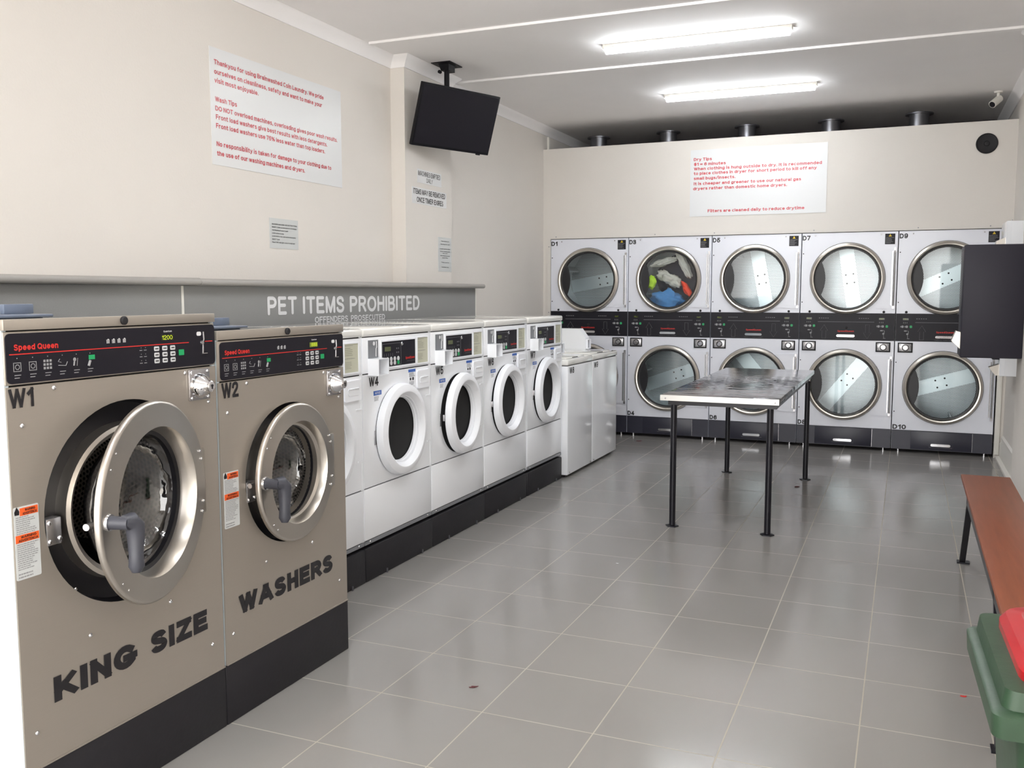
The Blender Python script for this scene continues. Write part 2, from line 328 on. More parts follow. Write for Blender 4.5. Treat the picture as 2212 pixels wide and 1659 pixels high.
GLY = {
 'A': [[(0, 0), (.33, 1)], [(.39, 1), (.72, 0)], [(.13, .3), (.59, .3)], [(.3, 1), (.42, 1)]], 'B': [[(0, 0), (0, 1)], [(0, 1), (.33, 1)]+_arc(.33, .76, .2, .24, 80, -90)+[(0, .52)], [(.3, .52)]+_arc(.33, .26, .25, .26, 90, -90)+[(0, 0)]],
 'C': [_arc(.35, .5, .35, .5, 45, 315)], 'D': [[(0, 0), (0, 1)], [(0, 1), (.26, 1)]+_arc(.26, .5, .35, .5, 85, -90)+[(0, 0)]], 'E': [[(0, 0), (0, 1)], [(0, 1), (.5, 1)], [(0, .52), (.46, .52)], [(0, 0), (.52, 0)]],
 'F': [[(0, 0), (0, 1)], [(0, 1), (.5, 1)], [(0, .5), (.43, .5)]], 'G': [_arc(.36, .5, .36, .5, 48, 312)+[(.66, .2), (.66, .44)], [(.4, .44), (.74, .44)]], 'H': [[(0, 0), (0, 1)], [(.56, 0), (.56, 1)], [(0, .52), (.56, .52)]],
 'I': [[(0, 0), (0, 1)]], 'J': [[(.4, 1), (.4, .25)]+_arc(.2, .22, .2, .22, 0, -180)], 'K': [[(0, 0), (0, 1)], [(.54, 1), (.04, .38)], [(.2, .56), (.6, 0)]], 'L': [[(0, 0), (0, 1)], [(0, 0), (.48, 0)]],
 'M': [[(0, 0), (0, 1)], [(.02, 1), (.35, 0)], [(.35, 0), (.68, 1)], [(.7, 1), (.7, 0)]], 'N': [[(0, 0), (0, 1)], [(.02, 1), (.54, 0)], [(.56, 0), (.56, 1)]], 'O': [_arc(.37, .5, .37, .5, 0, 360)],
 'P': [[(0, 0), (0, 1)], [(0, 1), (.3, 1)]+_arc(.3, .73, .25, .27, 85, -90)+[(0, .46)]], 'Q': [_arc(.37, .5, .37, .5, 0, 360), [(.46, .2), (.72, -.04)]], 'R': [[(0, 0), (0, 1)], [(0, 1), (.32, 1)]+_arc(.32, .74, .24, .26, 85, -90)+[(0, .48)], [(.30, .48), (.58, 0)]],
 'S': [S_], 'T': [[(0, 1), (.58, 1)], [(.29, 1), (.29, 0)]], 'U': [[(0, 1), (0, .3)]+_arc(.28, .3, .28, .3, 190, 350)+[(.56, .3), (.56, 1)]], 'V': [[(0, 1), (.31, 0)], [(.31, 0), (.62, 1)]], 'W': [[(0, 1), (.22, 0)], [(.24, 0), (.45, 1)], [(.47, 1), (.68, 0)], [(.70, 0), (.92, 1)]],
 'X': [[(0, 0), (.58, 1)], [(0, 1), (.58, 0)]], 'Y': [[(0, 1), (.3, .45)], [(.6, 1), (.3, .45)], [(.3, .5), (.3, 0)]], 'Z': [[(.02, 1), (.54, 1)], [(.54, 1), (.01, 0)], [(0, 0), (.56, 0)]],
 '0': [_arc(.27, .5, .27, .5, 0, 360)], '1': [[(.24, 0), (.24, 1)], [(.24, 1), (0, .74)]], '2': [_spl((0, .72), (.06, .92), (.26, 1), (.45, .93), (.5, .74), (.42, .53), (.2, .28), (.03, .02)), [(0, 0), (.53, 0)]],
 '3': [_spl((0, .77), (.09, .95), (.26, 1), (.44, .93), (.47, .74), (.37, .57), (.18, .53)), _spl((.18, .53), (.41, .46), (.5, .27), (.42, .06), (.24, 0), (.07, .06), (0, .24))], '4': [[(.4, 0), (.4, 1)], [(.38, 1), (0, .28)], [(0, .26), (.56, .26)]],
 '5': [[(.08, 1), (.48, 1)], [(.09, 1), (.04, .5)], _spl((.03, .5), (.2, .62), (.4, .57), (.51, .33), (.42, .07), (.22, 0), (.06, .06), (0, .22))], '6': [SIX], '7': [[(0, 1), (.52, 1)], [(.52, 1), (.18, 0)]], '8': [_arc(.27, .76, .22, .24, 0, 360), _arc(.27, .26, .27, .26, 0, 360)], '9': [[(.51-x, 1-z) for x, z in SIX]],
 'a': [_spl((.03, .54), (.11, .69), (.24, .72), (.39, .67), (.42, .5), (.42, .2), (.45, 0)), _spl((.42, .42), (.2, .37), (.03, .28), (.02, .1), (.15, 0), (.32, .05), (.42, .22))], 'b': [[(0, 0), (0, 1)]]+BOWL, 'c': [_arc(.25, .36, .25, .36, 48, 312)], 'd': BOWL+[[(.48, 0), (.48, 1)]],
 'e': [[(.02, .37), (.48, .37)], _arc(.25, .36, .25, .36, 2, 318)], 'f': [_spl((.32, 1), (.17, .98), (.12, .82), (.12, .5), (.12, 0)), [(0, .7), (.3, .7)]], 'g': BOWL+[[(.48, .72), (.48, 0)]+_spl((.48, -.05), (.42, -.24), (.24, -.28), (.04, -.2))], 'h': [[(0, 0), (0, 1)], _arc(.22, .47, .22, .25, 180, 0)+[(.44, 0)]],
 'i': [[(0, 0), (0, .72)], [(0, 1.02), (0, 1.1)]], 'j': [[(.1, .72), (.1, -.12), (.06, -.25), (-.04, -.27)], [(.1, 1.02), (.1, 1.1)]], 'k': [[(0, 0), (0, 1)], [(.42, .72), (.03, .28)], [(.15, .42), (.46, 0)]], 'l': [[(0, 0), (0, 1)]],
 'm': [[(0, 0), (0, .72)], _arc(.18, .5, .18, .22, 180, 0)+[(.36, 0)], _arc(.54, .5, .18, .22, 180, 0)+[(.72, 0)]], 'n': [[(0, 0), (0, .72)], _arc(.22, .47, .22, .25, 180, 0)+[(.44, 0)]], 'o': [_arc(.25, .36, .25, .36, 0, 360)], 'p': [[(0, -.28), (0, .72)]]+BOWL, 'q': BOWL+[[(.48, -.28), (.48, .72)]],
 'r': [[(0, 0), (0, .72)], _spl((0, .45), (.08, .64), (.2, .7), (.3, .7))], 's': [[(x*.78, z*.72) for x, z in S_]], 't': [_spl((.13, .95), (.13, .5), (.13, .14), (.19, 0), (.31, .01)), [(0, .7), (.3, .7)]], 'u': [[(.44, 0), (.44, .72)], [(0, .72), (0, .26)]+_arc(.22, .25, .22, .25, 190, 350)],
 'v': [[(0, .72), (.23, 0)], [(.23, 0), (.46, .72)]], 'w': [[(0, .72), (.17, 0)], [(.17, 0), (.35, .72)], [(.35, .72), (.53, 0)], [(.53, 0), (.7, .72)]], 'x': [[(0, 0), (.44, .72)], [(0, .72), (.44, 0)]], 'y': [[(0, .72), (.24, .05)], [(.48, .72), (.22, -.12)]+_spl((.2, -.16), (.12, -.27), (-.02, -.26))], 'z': [[(0, .72), (.42, .72)], [(.42, .72), (.01, 0)], [(0, 0), (.44, 0)]],
 '.': [[(0, 0), (0, .04)]], ',': [[(.02, .04), (0, -.16)]], '/': [[(0, -.05), (.34, 1.05)]], '=': [[(0, .3), (.5, .3)], [(0, .6), (.5, .6)]], '$': [[(x, .08+z*.84) for x, z in S_], [(.28, -.1), (.28, 1.1)]], '%': [_arc(.16, .76, .16, .22, 0, 360), _arc(.74, .24, .16, .22, 0, 360), [(.2, 0), (.7, 1)]],
}
def text_data(body, bold):
    """block capitals and small letters drawn as broad strokes: vertices (cap height 1) and faces"""
    k = (body, bold)
    if k in TX: return TX[k]
    t = 0.115+bold*2.4; vs = []; fs = []; cur = 0.0; rnd_cap = bold == 0.031
    for ch in body:
        if ch == ' ': cur += 0.34; continue
        st = GLY[ch]; xs = [p[0] for s in st for p in s]; x0 = min(xs); wd = max(xs)-x0
        for si, s in enumerate(st):
            P = [(cur+t/2+p[0]-x0, t/2+p[1]*(1-t)) for p in s]; n = len(P)
            closed = n > 4 and math.hypot(P[0][0]-P[-1][0], P[0][1]-P[-1][1]) < 1e-6
            dirs = []
            for a, b in zip(P, P[1:]):
                L = math.hypot(b[0]-a[0], b[1]-a[1]) or 1e-9; dirs.append(((b[0]-a[0])/L, (b[1]-a[1])/L))
            base = len(vs)
            for i in range(n):
                d0 = dirs[i-1] if i else (dirs[-1] if closed else dirs[0]); d1 = dirs[i] if i < n-1 else (dirs[0] if closed else dirs[-1])
                nx, nz = -(d0[1]+d1[1]), d0[0]+d1[0]; L = math.hypot(nx, nz) or 1e-9; nx, nz = nx/L, nz/L
                mlt = 1/max(0.72, -d0[1]*nx+d0[0]*nz); ex = ez = 0
                if not closed and i in (0, n-1):
                    sg = -1 if i == 0 else 1; dd = dirs[0] if i == 0 else dirs[-1]; e_ = t/2
                    if len(st) == 1 and ch in 'CcSs': e_ = 0
                    if rnd_cap: e_ = 0
                    ex, ez = dd[0]*sg*e_, dd[1]*sg*e_
                if not closed and not rnd_cap and i in (0, n-1): lim = (0.0 if s[i][1] == 0 else -9.0, 1.0 if s[i][1] == 1 else (t+0.72*(1-t) if s[i][1] == 0.72 else 9.0))
                else: lim = (-9.0, 9.0)
                for q in (1, -1): vs.append(Vector((P[i][0]+nx*t/2*mlt*q+ex, max(lim[0], min(lim[1], P[i][1]+nz*t/2*mlt*q+ez)), si)))
            for i in range(n-1): fs.append((base+2*i, base+2*i+1, base+2*i+3, base+2*i+2))
            if rnd_cap and not closed:
                for i, sg, dd in ((0, -1, dirs[0]), (n-1, 1, dirs[-1])):
                    c = P[i]; b2 = len(vs)
                    for j in range(7):
                        a = PI*j/6; u = (-dd[1]*math.cos(a)+dd[0]*sg*math.sin(a), dd[0]*math.cos(a)+dd[1]*sg*math.sin(a)); vs.append(Vector((c[0]+u[0]*t/2, c[1]+u[1]*t/2, si+0.5)))
                    f = tuple(range(b2, b2+7)); fs.append(f if sg < 0 else f[::-1])
        cur += wd+t+0.11
    TX[k] = (vs, fs); return TX[k]
def add_text(mb, body, x0, x1, z0, z1, y, bold=0.02, cap=None):
    """letters fitted to a box on a surface facing -Y; cap: z0..z1 is baseline to cap height"""
    vs, fs = text_data(body, bold)
    ax, bx = min(v.x for v in vs), max(v.x for v in vs)
    az, bz = (0.0, 1.0) if cap else (min(v.y for v in vs), max(v.y for v in vs))
    nv = [mb.bm.verts.new((x0+(v.x-ax)/(bx-ax)*(x1-x0), y-v.z*0.00012, z0+(v.y-az)/(bz-az)*(z1-z0))) for v in vs]
    for f in fs:
        try:
            fc = mb.bm.faces.new([nv[i] for i in f])
            fc.normal_update()
            if fc.normal.y > 0: fc.normal_flip()
        except ValueError: pass
    return mb
def lettering(parent, body, x0, x1, z0, z1, y, material, bold=0.02, cap=None, name='lettering'):
    return add_text(MB(), body, x0, x1, z0, z1, y, bold, cap).build(name, material, parent)
def fine_print(parent, x0, x1, z0, z1, n, y, material=None, seed=0, name='fine_print', fill=0.45):
    rnd = random.Random(seed); mb = MB(); h = (z1-z0)/n
    for k in range(n):
        zc = z1-(k+0.5)*h; w = (x1-x0)*rnd.uniform(0.55, 1.0); x = x0
        while x < x0+w-0.001:
            l = min(rnd.uniform(0.04, 0.14)*(x1-x0), x0+w-x); mb.box(x, x+l, y, y+0.0003, zc-h*fill/2, zc+h*fill/2); x += l+0.025*(x1-x0)
    return mb.build(name, material or m_fine, parent)
def screw(parent, x, z, y=0.0, r=0.006, material=None, name='screw'):
    return MB().lathe([(0, y-r*0.8), (r*0.6, y-r*0.7), (r, y-r*0.2), (r, y+0.001)], x, z, 12).build(name, material or m_chrome, parent)

# ------------------------------------------------------------------ the room
XL, XR, ZC = -0.08, 4.07, 3.02
def sbox(name, material, *a, bev=0): return struct(MB().box(*a, bev).build(name, material))
sbox('floor', m_floor, XL-0.15, XR+0.15, YF-0.2, 1.45, -0.1, 0)
sbox('ceiling', m_ceil, XL-0.15, XR+0.15, YF-0.2, 1.45, ZC, ZC+0.1)
lw = MB().box(XL-0.12, XL, YF, 1.4, 0, ZC); lw.box(XL-0.02, 0.03, -2.965, -2.255, 0, ZC)
struct(lw.build('wall_left', m_wall))
rw = MB().box(XR, XR+0.12, YF, 1.4, 0, ZC); rw.box(3.95, XR+0.02, -2.95, -2.0, 0, ZC)
struct(rw.build('wall_right', m_wall))
bk = MB().box(XL, XR, 0.0, 0.05, 1.925, 2.803); bk.box(XL, -0.004, 0.0, 0.05, 0, 1.925); bk.box(4.006, XR, 0.0, 0.05, 0, 1.925)
struct(bk.build('wall_back', m_wall))
sbox('wall_rear', mat('rear_wall_shade', rgb(70, 62, 66), 0.9), XL, XR, 1.3, 1.4, 0, ZC)  # dark colour stands in for the shade behind the bulkhead
fr = MB().box(XL, XL+0.22, YF-0.15, YF, 0, ZC); fr.box(XR-0.12, XR, YF-0.15, YF, 0, ZC); fr.box(XL, XR, YF-0.15, YF, 2.72, ZC)
struct(fr.build('wall_front', m_wall))
# street outside
struct(MB().box(-12, 16, -40, YF-0.2, -0.2, -0.03).build('floor_street', m_pave))
# cornice along the left wall and round the pillar, ceiling battens, bits of trim
def cornice(name, path):
    mb = MB(); prof = [(0, -0.075), (0.010, -0.075), (0.014, -0.062), (0.028, -0.04), (0.05, -0.02), (0.062, -0.01), (0.066, 0), (0, 0)]
    ds = [(Vector(b)-Vector(a)).normalized() for a, b in zip(path, path[1:])]; ns = [Vector((d.y, -d.x)) for d in ds]; rows = []
    for k, p in enumerate(path):
        n0, n1 = ns[max(k-1, 0)], ns[min(k, len(ns)-1)]; mt_ = (n0+n1)/(1+n0.dot(n1))
        rows.append([mb.bm.verts.new((p[0]+mt_.x*a, p[1]+mt_.y*a, ZC+h)) for a, h in prof])
    for A, B in zip(rows, rows[1:]):
        for q in range(len(prof)): mb.bm.faces.new((A[q], A[(q+1) % len(prof)], B[(q+1) % len(prof)], B[q]))
    mb.bm.faces.new(rows[0]); mb.bm.faces.new(rows[-1][::-1])
    struct(mb.build(name, m_ceil))
cornice('trim_1', [(XL, YF), (XL, -2.965), (0.03, -2.965), (0.03, -2.255), (XL, -2.255), (XL, 1.3)])
cornice('trim_2', [(XR, 1.3), (XR, -2.0), (3.95, -2.0), (3.95, -2.95), (XR, -2.95), (XR, YF)])
for i, y in enumerate((-2.09, -3.345, -4.6, -5.855, -7.11, -8.365)):
    sbox('trim_%d' % (3+i), m_ceil, 0.0 if i else 0.0, XR-0.075, y-0.027, y+0.027, ZC-0.015, ZC+0.005)
fm = MB().box(-0.032, 0.0, -0.012, 0.0, 0.0, 1.926).box(-0.032, 4.03, -0.012, 0.0, 1.926, 1.965)
struct(fm.build('trim_9', m_wall))
sm = MB()
for x in (0.06, 1.06, 1.62, 2.5, 3.35, 3.9): sm.lathe([(0, -0.016), (0.005, -0.015), (0.005, -0.01)], x, 1.945, 10)
for z in (0.6, 1.2, 1.85): sm.lathe([(0, -0.016), (0.005, -0.015), (0.005, -0.01)], -0.016, z, 10)
struct(sm.build('trim_10', m_galv))
sbox('trim_11', m_trimw, 4.006, 4.045, -0.02, 0.0, 0.03, 1.9, bev=0.003)
sk = MB().poly([(XR, -1.99, 0), (XR-0.055, -1.99, 0), (XR-0.055, -1.99, 0.02), (XR-0.024, -1.99, 0.026), (XR-0.024, -1.99, 0.13), (XR-0.014, -1.99, 0.145), (XR-0.014, -1.99, 0.185), (XR, -1.99, 0.2)], (0, 1.96, 0))
struct(sk.build('baseboard_right', m_trimw))
sbox('trim_12', m_trimw, XL, XL+0.02, 0.10, 0.135, 2.3, ZC-0.08)

# ------------------------------------------------------------------ ceiling lights
m_lamp = mat('lamp_diffuser', rgb(255, 255, 255), 0.4, emit=(0.93, 0.97, 1.0, 1), es=LAMP_STRENGTH)
def lamp(y, label):
    t = thing('batten_light', label, 'ceiling light', (1.98, y, ZC), 0, 'white batten lights on the ceiling')
    z = ZC
    MB().box(-0.595, 0.595, -0.032, 0.032, z-0.022, z, 0.003).box(-0.6, -0.588, -0.034, 0.034, z-0.03, z).box(0.588, 0.6, -0.034, 0.034, z-0.03, z).build('light_base', m_trimw, t)
    mb = MB(); pts = []
    for k in range(9):
        a = R(180+180*k/8); pts.append((-0.585, 0.03*math.cos(a), z-0.024+0.034*math.sin(a)))
    mb.poly(pts, (1.17, 0, 0)); mb.build('diffuser', m_lamp, t)
lamp(-1.0, 'white batten ceiling light nearest the dryer wall')
lamp(-2.68, 'white batten ceiling light between the two full-width ceiling strips')
lamp(-4.38, 'white batten ceiling light above the washer signs')
lamp(-6.08, 'white batten ceiling light over the stainless washers')
lamp(-7.78, 'white batten ceiling light closest to the shop front')

# ------------------------------------------------------------------ grey splashback and ledge on the left
def wall_thing(name, label, cat, x, y, z, group=None): return thing(name, label, cat, (x, y, z), R(90), group)
XP = 0.10
t = tag(MB().box(XL+0.001, XP, YF+0.001, -5.262, 0.0, 1.432).build('splashback_panel', m_lam), 'plain speckled grey splashback panel behind the king size washer', 'panel', 'grey splashback panels')
t = wall_thing('splashback_panel', 'grey splashback panel with white pet prohibition lettering', 'panel', XP, -5.242, 0, 'grey splashback panels')
MB().box(0, 3.262, 0, 0.067, 0.0, 1.4305).box(0, 2.27, 0.067, 0.179, 0.0, 1.4305).box(2.99, 3.262, 0.067, 0.179, 0.0, 1.4305).build('panel_board', m_lam, t)
MB().box(3.262, 3.274, -0.002, 0.179, 0.0, 1.428).build('edge_strip', m_trimw, t)
y0 = -5.242
for body, a, b_ in (('PET', -4.614, -4.35), ('ITEMS', -4.294, -3.868), ('PROHIBITED', -3.806, -2.908)): lettering(t, body, a-y0, b_-y0, 1.275, 1.377, -0.0012, m_inkw, 0.031)
for body, a, b_ in (('OFFENDERS', -4.179, -3.828), ('PROSECUTED', -3.795, -3.385)): lettering(t, body, a-y0, b_-y0, 1.221, 1.257, -0.0012, m_inkw, 0.026)
tag(MB().box(XL+0.001, XP+0.001, -5.26, -5.244, 0.0, 1.43).build('joint_strip', m_trimw), 'pale vertical joint strip between the grey splashback panels', 'trim')
def ledge(name, ya, yb, z0, z1, label, endround):
    mb = MB(); r = (z1-z0)/2; xa = 0.0312 if endround else XL+0.001; pts = [(xa, ya, z0), (XP+0.065-r, ya, z0)]
    for k in range(1, 8): a = R(-90+180*k/8); pts.append((XP+0.065-r+r*math.cos(a), ya, (z0+z1)/2+r*math.sin(a)))
    pts += [(XP+0.065-r, ya, z1), (xa, ya, z1)]
    mb.poly(pts, (0, yb-ya, 0))
    if endround: mb.box(XL+0.001, xa, ya, -2.967, z0, z1).box(XL+0.001, xa, -2.253, yb, z0, z1)
    tag(mb.build(name, m_lam2), label, 'shelf', 'grey laminate ledges')
ledge('laminate_ledge', YF+0.001, -5.19, 1.433, 1.468, 'rounded grey laminate ledge above the king size washer', 0)
ledge('laminate_ledge', -5.188, -1.925, 1.431, 1.465, 'rounded grey laminate ledge above the pet prohibition lettering', 1)

# ------------------------------------------------------------------ signs on the left
def board(name, label, x, ya, yb, z0, z1, th=0.004, material=None, group=None):
    t = wall_thing(name, label, 'sign', x, ya, z0, group)
    MB().box(0, yb-ya, -th, 0, z0, z1).build('board', material or m_sign, t); return t
t = board('wash_tips_sign', 'large white sign with red wash tips on left wall', XL, -4.805, -3.595, 2.066, 2.666)
for body, a, b_, za in (('Thankyou for using Brainwashed Coin Laundry. We pride', -4.773, -3.786, 2.594), ('ourselves on cleanliness, safety and want to make your', -4.774, -3.804, 2.545),
        ('visit most enjoyable.', -4.774, -4.417, 2.5), ('Wash Tips', -4.773, -4.601, 2.405), ('DO NOT overload machines, overloading gives poor wash results.', -4.773, -3.644, 2.358),
        ('Front load washers give best results with less detergents.', -4.771, -3.757, 2.314), ('Front load washers use 75% less water than top loaders.', -4.772, -3.783, 2.269),
        ('No responsibility is taken for damage to your clothing due to', -4.772, -3.717, 2.176), ('the use of our washing machines and dryers.', -4.771, -3.996, 2.127)):
    lettering(t, body, a+4.805, b_+4.805, za-0.0125, za+0.0125, -0.0052, m_sred, 0.03, True)
t = board('instruction_notice', 'small laminated notice of small print on wall under the wash tips sign', XL, -4.345, -4.075, 1.652, 1.824, 0.002, m_paper)
for k, (body, w) in enumerate((('WASHING MACHINE USE INSTRUCTIONS', .238), ('INSERT COINS as indicated on LCD Display', .235), ('Add Washing Powder/Liquid', .15), ('LOAD clothes loosely', .11), ('CLOSE DOOR to start, door must be shut properly', .225), ('SELECT Cycle', .07), ('Press START when lights come on to begin wash', .215))):
    lettering(t, body, 0.02, 0.02+w, 1.786-k*0.0172, 1.786-k*0.0172+0.0075, -0.003, m_ink, 0.02, True)
t = board('machines_emptied_notice', 'small white notice under the television reading machines emptied daily', 0.03, -2.793, -2.421, 2.183, 2.28, 0.002, m_sign)
lettering(t, 'MACHINES EMPTIED', 0.012, 0.353, 2.234, 2.268, -0.003, m_ink, 0.0, True); lettering(t, 'DAILY', 0.136, 0.231, 2.193, 2.224, -0.003, m_ink, 0.0, True)
t = board('items_removed_notice', 'white notice with bold capitals on pillar about items being removed', 0.03, -2.872, -2.34, 2.032, 2.148, 0.002, m_sign)
lettering(t, 'ITEMS MAY BE REMOVED', 0.016, 0.508, 2.1, 2.137, -0.003, m_ink, 0.02, True); lettering(t, 'ONCE TIMER EXIRES', 0.065, 0.476, 2.044, 2.081, -0.003, m_ink, 0.02, True)
t = board('pillar_fine_notice', 'narrow laminated notice of fine print low on pillar edge', 0.03, -2.481, -2.262, 1.556, 1.813, 0.002, m_paper)
for k, (w, z) in enumerate(((.13, 1.785), (.15, 1.762), (.17, 1.727), (.16, 1.708), (.08, 1.694), (.16, 1.676), (.1, 1.660), (.13, 1.626), (.12, 1.59))):
    lettering(t, ('These washers are', 'Washing hot cold', 'Powder must be added', 'before starting with', 'the cycle', 'when using the dryers', 'check filter', 'Thank you for', 'Customers only')[k], 0.11-w/2, 0.11+w/2, z-0.004, z+0.004, -0.003, m_ink, 0.02, True)

# ------------------------------------------------------------------ big stainless washers W1 and W2
def coin_safe(t, x, z, y):
    o = MB().box(x-0.044, x+0.044, y-0.008, y, z-0.047, z+0.047, 0.002).build('coin_box', m_key, t)
    MB().lathe([(0, y-0.058), (0.013, y-0.058), (0.0165, y-0.055), (0.019, y-0.045), (0.029, y-0.032), (0.036, y-0.02), (0.038, y-0.008)], x-0.004, z-0.003, 32).build('lock_dome', m_chrome, o, loc=(0, 0, 0))
    MB().lathe([(0, y-0.0595), (0.004, y-0.0595), (0.004, y-0.057)], x-0.004, z-0.001, 12).box(x-0.0055, x-0.0025, y-0.0595, y-0.057, z-0.011, z-0.002).build('keyhole', m_blackm, o, loc=(0, 0, 0))
    for dx in (-0.036, 0.034):
        for dz in (-0.039, 0.039): screw(o, x+dx, z+dz, y-0.008, 0.005).location = (0, 0, 0)
def warning_label(t, x0, x1, z0, z1, y):
    o = MB().rrect(x0, x1, z0, z1, 0.004, y-0.001, y).build('warning_label', m_paper, t)
    w, h = x1-x0, z1-z0
    for zt, xs in ((z1-0.004, x0+w*0.24), (z1-h*0.385, x0+0.002)):
        MB().box(xs, x1-0.002, y-0.0015, y, zt-h*0.105, zt).build('orange_band', m_orange, o, loc=(0, 0, 0))
        q = MB(); add_text(q, 'WARNING', xs+w*.2, x1-w*.14, zt-h*0.048, zt-h*0.012, y-0.002, 0.03); add_text(q, 'ADVERTENCIA', xs+w*.1, x1-w*.08, zt-h*0.095, zt-h*0.06, y-0.002, 0.03); q.build('lettering', m_ink, o, loc=(0, 0, 0))
    q = MB(); cx, cz = x0+w*0.12, z1-h*0.062
    q.poly([(cx-0.006, y-0.0018, cz-0.008), (cx+0.006, y-0.0018, cz-0.008), (cx+0.007, y-0.0018, cz), (cx, y-0.0018, cz+0.012), (cx-0.007, y-0.0018, cz)], (0, 0.0005, 0)); q.build('flame_mark', m_ink, o, loc=(0, 0, 0))
    for za, zb, n, sd in ((z1-h*0.38, z1-h*0.13, 9, 1), (z1-h*0.87, z1-h*0.5, 13, 2), (z1-h*0.985, z1-h*0.9, 2, 3)):
        fine_print(o, x0+0.005, x1-0.004, za, zb, n, y-0.0015, m_inkg, sd).location = (0, 0, 0)
def basket_icon(q, x, z, s, y):
    for k in range(3):
        q.box(x-s*0.5+k*0.04*s, x+s*0.5-k*0.04*s, y, y+0.0003, z+s*(0.3-0.35*k), z+s*(0.38-0.35*k))
    for k in range(4): q.box(x-s*0.42+k*s*0.26, x-s*0.42+k*s*0.26+0.07*s, y, y+0.0003, z-s*0.5, z+s*0.36)
    q.box(x-s*0.1, x+s*0.3, y, y+0.0003, z+s*0.42, z+s*0.6)
def big_washer(yl, w, zt, lid_h, zs, cx, cz, Rb, Rd, ang, led, baskets, name_txt, name_box, word, word_box, label, coin, lab, panel, hopper):
    t = thing('industrial_washer', label, 'washing machine', (1.311, yl, 0.1975), R(90), 'stainless steel washers on the black plinth')
    zA = 0.1975; D = 1.0
    # cabinet shell
    c = MB(); c.box(0, 0.012, 0.004, D, zA, zt-lid_h).box(w-0.012, w, 0.004, D, zA, zt-lid_h).box(0.012, w-0.012, D-0.012, D, zA, zt-lid_h).box(0.012, w-0.012, 0.02, D, zA, zA+0.012)
    c.build('cabinet', m_sidegrey, t)
    f = MB().hole(0.001, w-0.001, zA, zs-0.002, cx, cz, Rb, 0, 0.03); f.box(0.001, w-0.001, -0.004, 0.0, zA, zA+0.004)
    f.build('front_panel', m_steel, t)
    MB().box(0.001, w-0.001, 0.0, 0.05, zs+0.002, zt-lid_h-0.003, 0.003).build('fascia', m_steel, t)
    MB().box(0.004, w-0.004, 0.012, 0.05, zs-0.004, zs+0.004).box(0.004, w-0.004, 0.012, 0.05, zt-lid_h-0.006, zt-lid_h+0.002).build('shadow_gap', m_gap, t)
    li = MB().box(0, w, -0.004, 0.02, zt-lid_h, zt, 0.0015).build('lid_strip', m_steel, t)
    MB().box(0.0, w, 0.0205, D, zt-lid_h-0.001, zt-lid_h+0.004).build('top_sheet', m_mirror, t)
    kx = w/2
    MB().lathe([(0, -0.012), (0.009, -0.012), (0.012, -0.009), (0.012, -0.003)], kx+0.002, zt-lid_h*0.45, 20).build('lock_knob', m_blackm, li, loc=(0, 0, 0))
    hp = MB().box(hopper-0.25, hopper-0.07, 0.12, 0.34, zt-lid_h+0.004, zt).box(hopper-0.27, hopper-0.052, 0.1, 0.36, zt, zt+0.008, 0.003).build('hopper_lid', m_hopper, t)
    MB().box(hopper-0.128, hopper-0.038-0.0, 0.19, 0.206, zt+0.008, zt+0.034, 0.002).build('hopper_grip', m_hopper, hp, loc=(0, 0, 0))
    # control panel
    x0, x1, z0, z1 = panel; H = z1-z0; L = x1-x0
    p = MB().rrect(x0, x1, z0, z1, 0.013, -0.003, 0).build('control_panel', m_black, t)
    def sub(mb, n, mm): return mb.build(n, mm, p, loc=(0, 0, 0))
    Y = -0.0036; zr = z0+H*0.585
    q = MB().box(x0+L*0.012, x0+L*0.845, Y, Y+0.0004, zr-0.0012, zr+0.0012).box(x0+L*0.94, x0+L*0.985, Y, Y+0.0004, zr-0.0012, zr+0.0012); sub(q, 'red_line', m_red)
    q = MB(); add_text(q, 'Speed Queen', x0+L*0.03, x0+L*0.205, zr+0.006, zr+0.024, Y, 0.038); sub(q, 'brand_lettering', m_red)
    q = MB(); add_text(q, 'Quantum', x0+L*0.705, x0+L*0.75, z1-H*0.135, z1-H*0.09, Y, 0.02); sub(q, 'lettering', m_inkw)
    q = MB()
    for k in range(baskets): basket_icon(q, x0+L*(0.425+0.026*k), zr+0.018, 0.011, Y)
    sub(q, 'basket_icons', m_inkw)
    sub(MB().box(x0+L*0.69, x0+L*0.76, Y, Y+0.0006, z1-H*0.33, z1-H*0.19), 'display_window', m_ledbg if len(led) == 4 else m_lcd)
    q = MB(); add_text(q, led, x0+L*(0.695 if len(led) == 4 else 0.702), x0+L*0.752, z1-H*0.31, z1-H*0.205, Y-0.0006, 0.0); sub(q, 'digits', m_led)
    for r_ in range(3):
        for c_ in range(3):
            bx, bz = x0+L*(0.665+0.0435*c_), zr-0.0115-0.0175*r_
            o = sub(MB().rrect(bx-0.0095, bx+0.0095, bz-0.0065, bz+0.0065, 0.003, Y-0.0008, Y+0.0004), 'button', m_btn)
    fine = MB()
    for r_ in range(3):
        for c_ in range(3):
            bx, bz = x0+L*(0.665+0.0435*c_), zr-0.0115-0.0175*r_; fine.box(bx-0.006, bx+0.006, Y-0.0012, Y-0.0007, bz-0.0016, bz+0.0016)
    sub(fine, 'button_marks', m_ink)
    bx, bz = x0+L*0.80, zr-0.0275; sub(MB().rrect(bx-0.0105, bx+0.0105, bz-0.0085, bz+0.0085, 0.002, Y-0.0008, Y+0.0004), 'start_button', m_green)
    q = MB()
    for r_ in range(3):
        for c_ in range(2):
            bx, bz = x0+L*(0.585+0.022*c_), zr-0.013-0.018*r_; q.box(bx-0.006, bx+0.004, Y, Y+0.0004, bz-0.001, bz+0.001); q.box(bx-0.001, bx+0.001, Y, Y+0.0004, bz+0.006, bz+0.008)
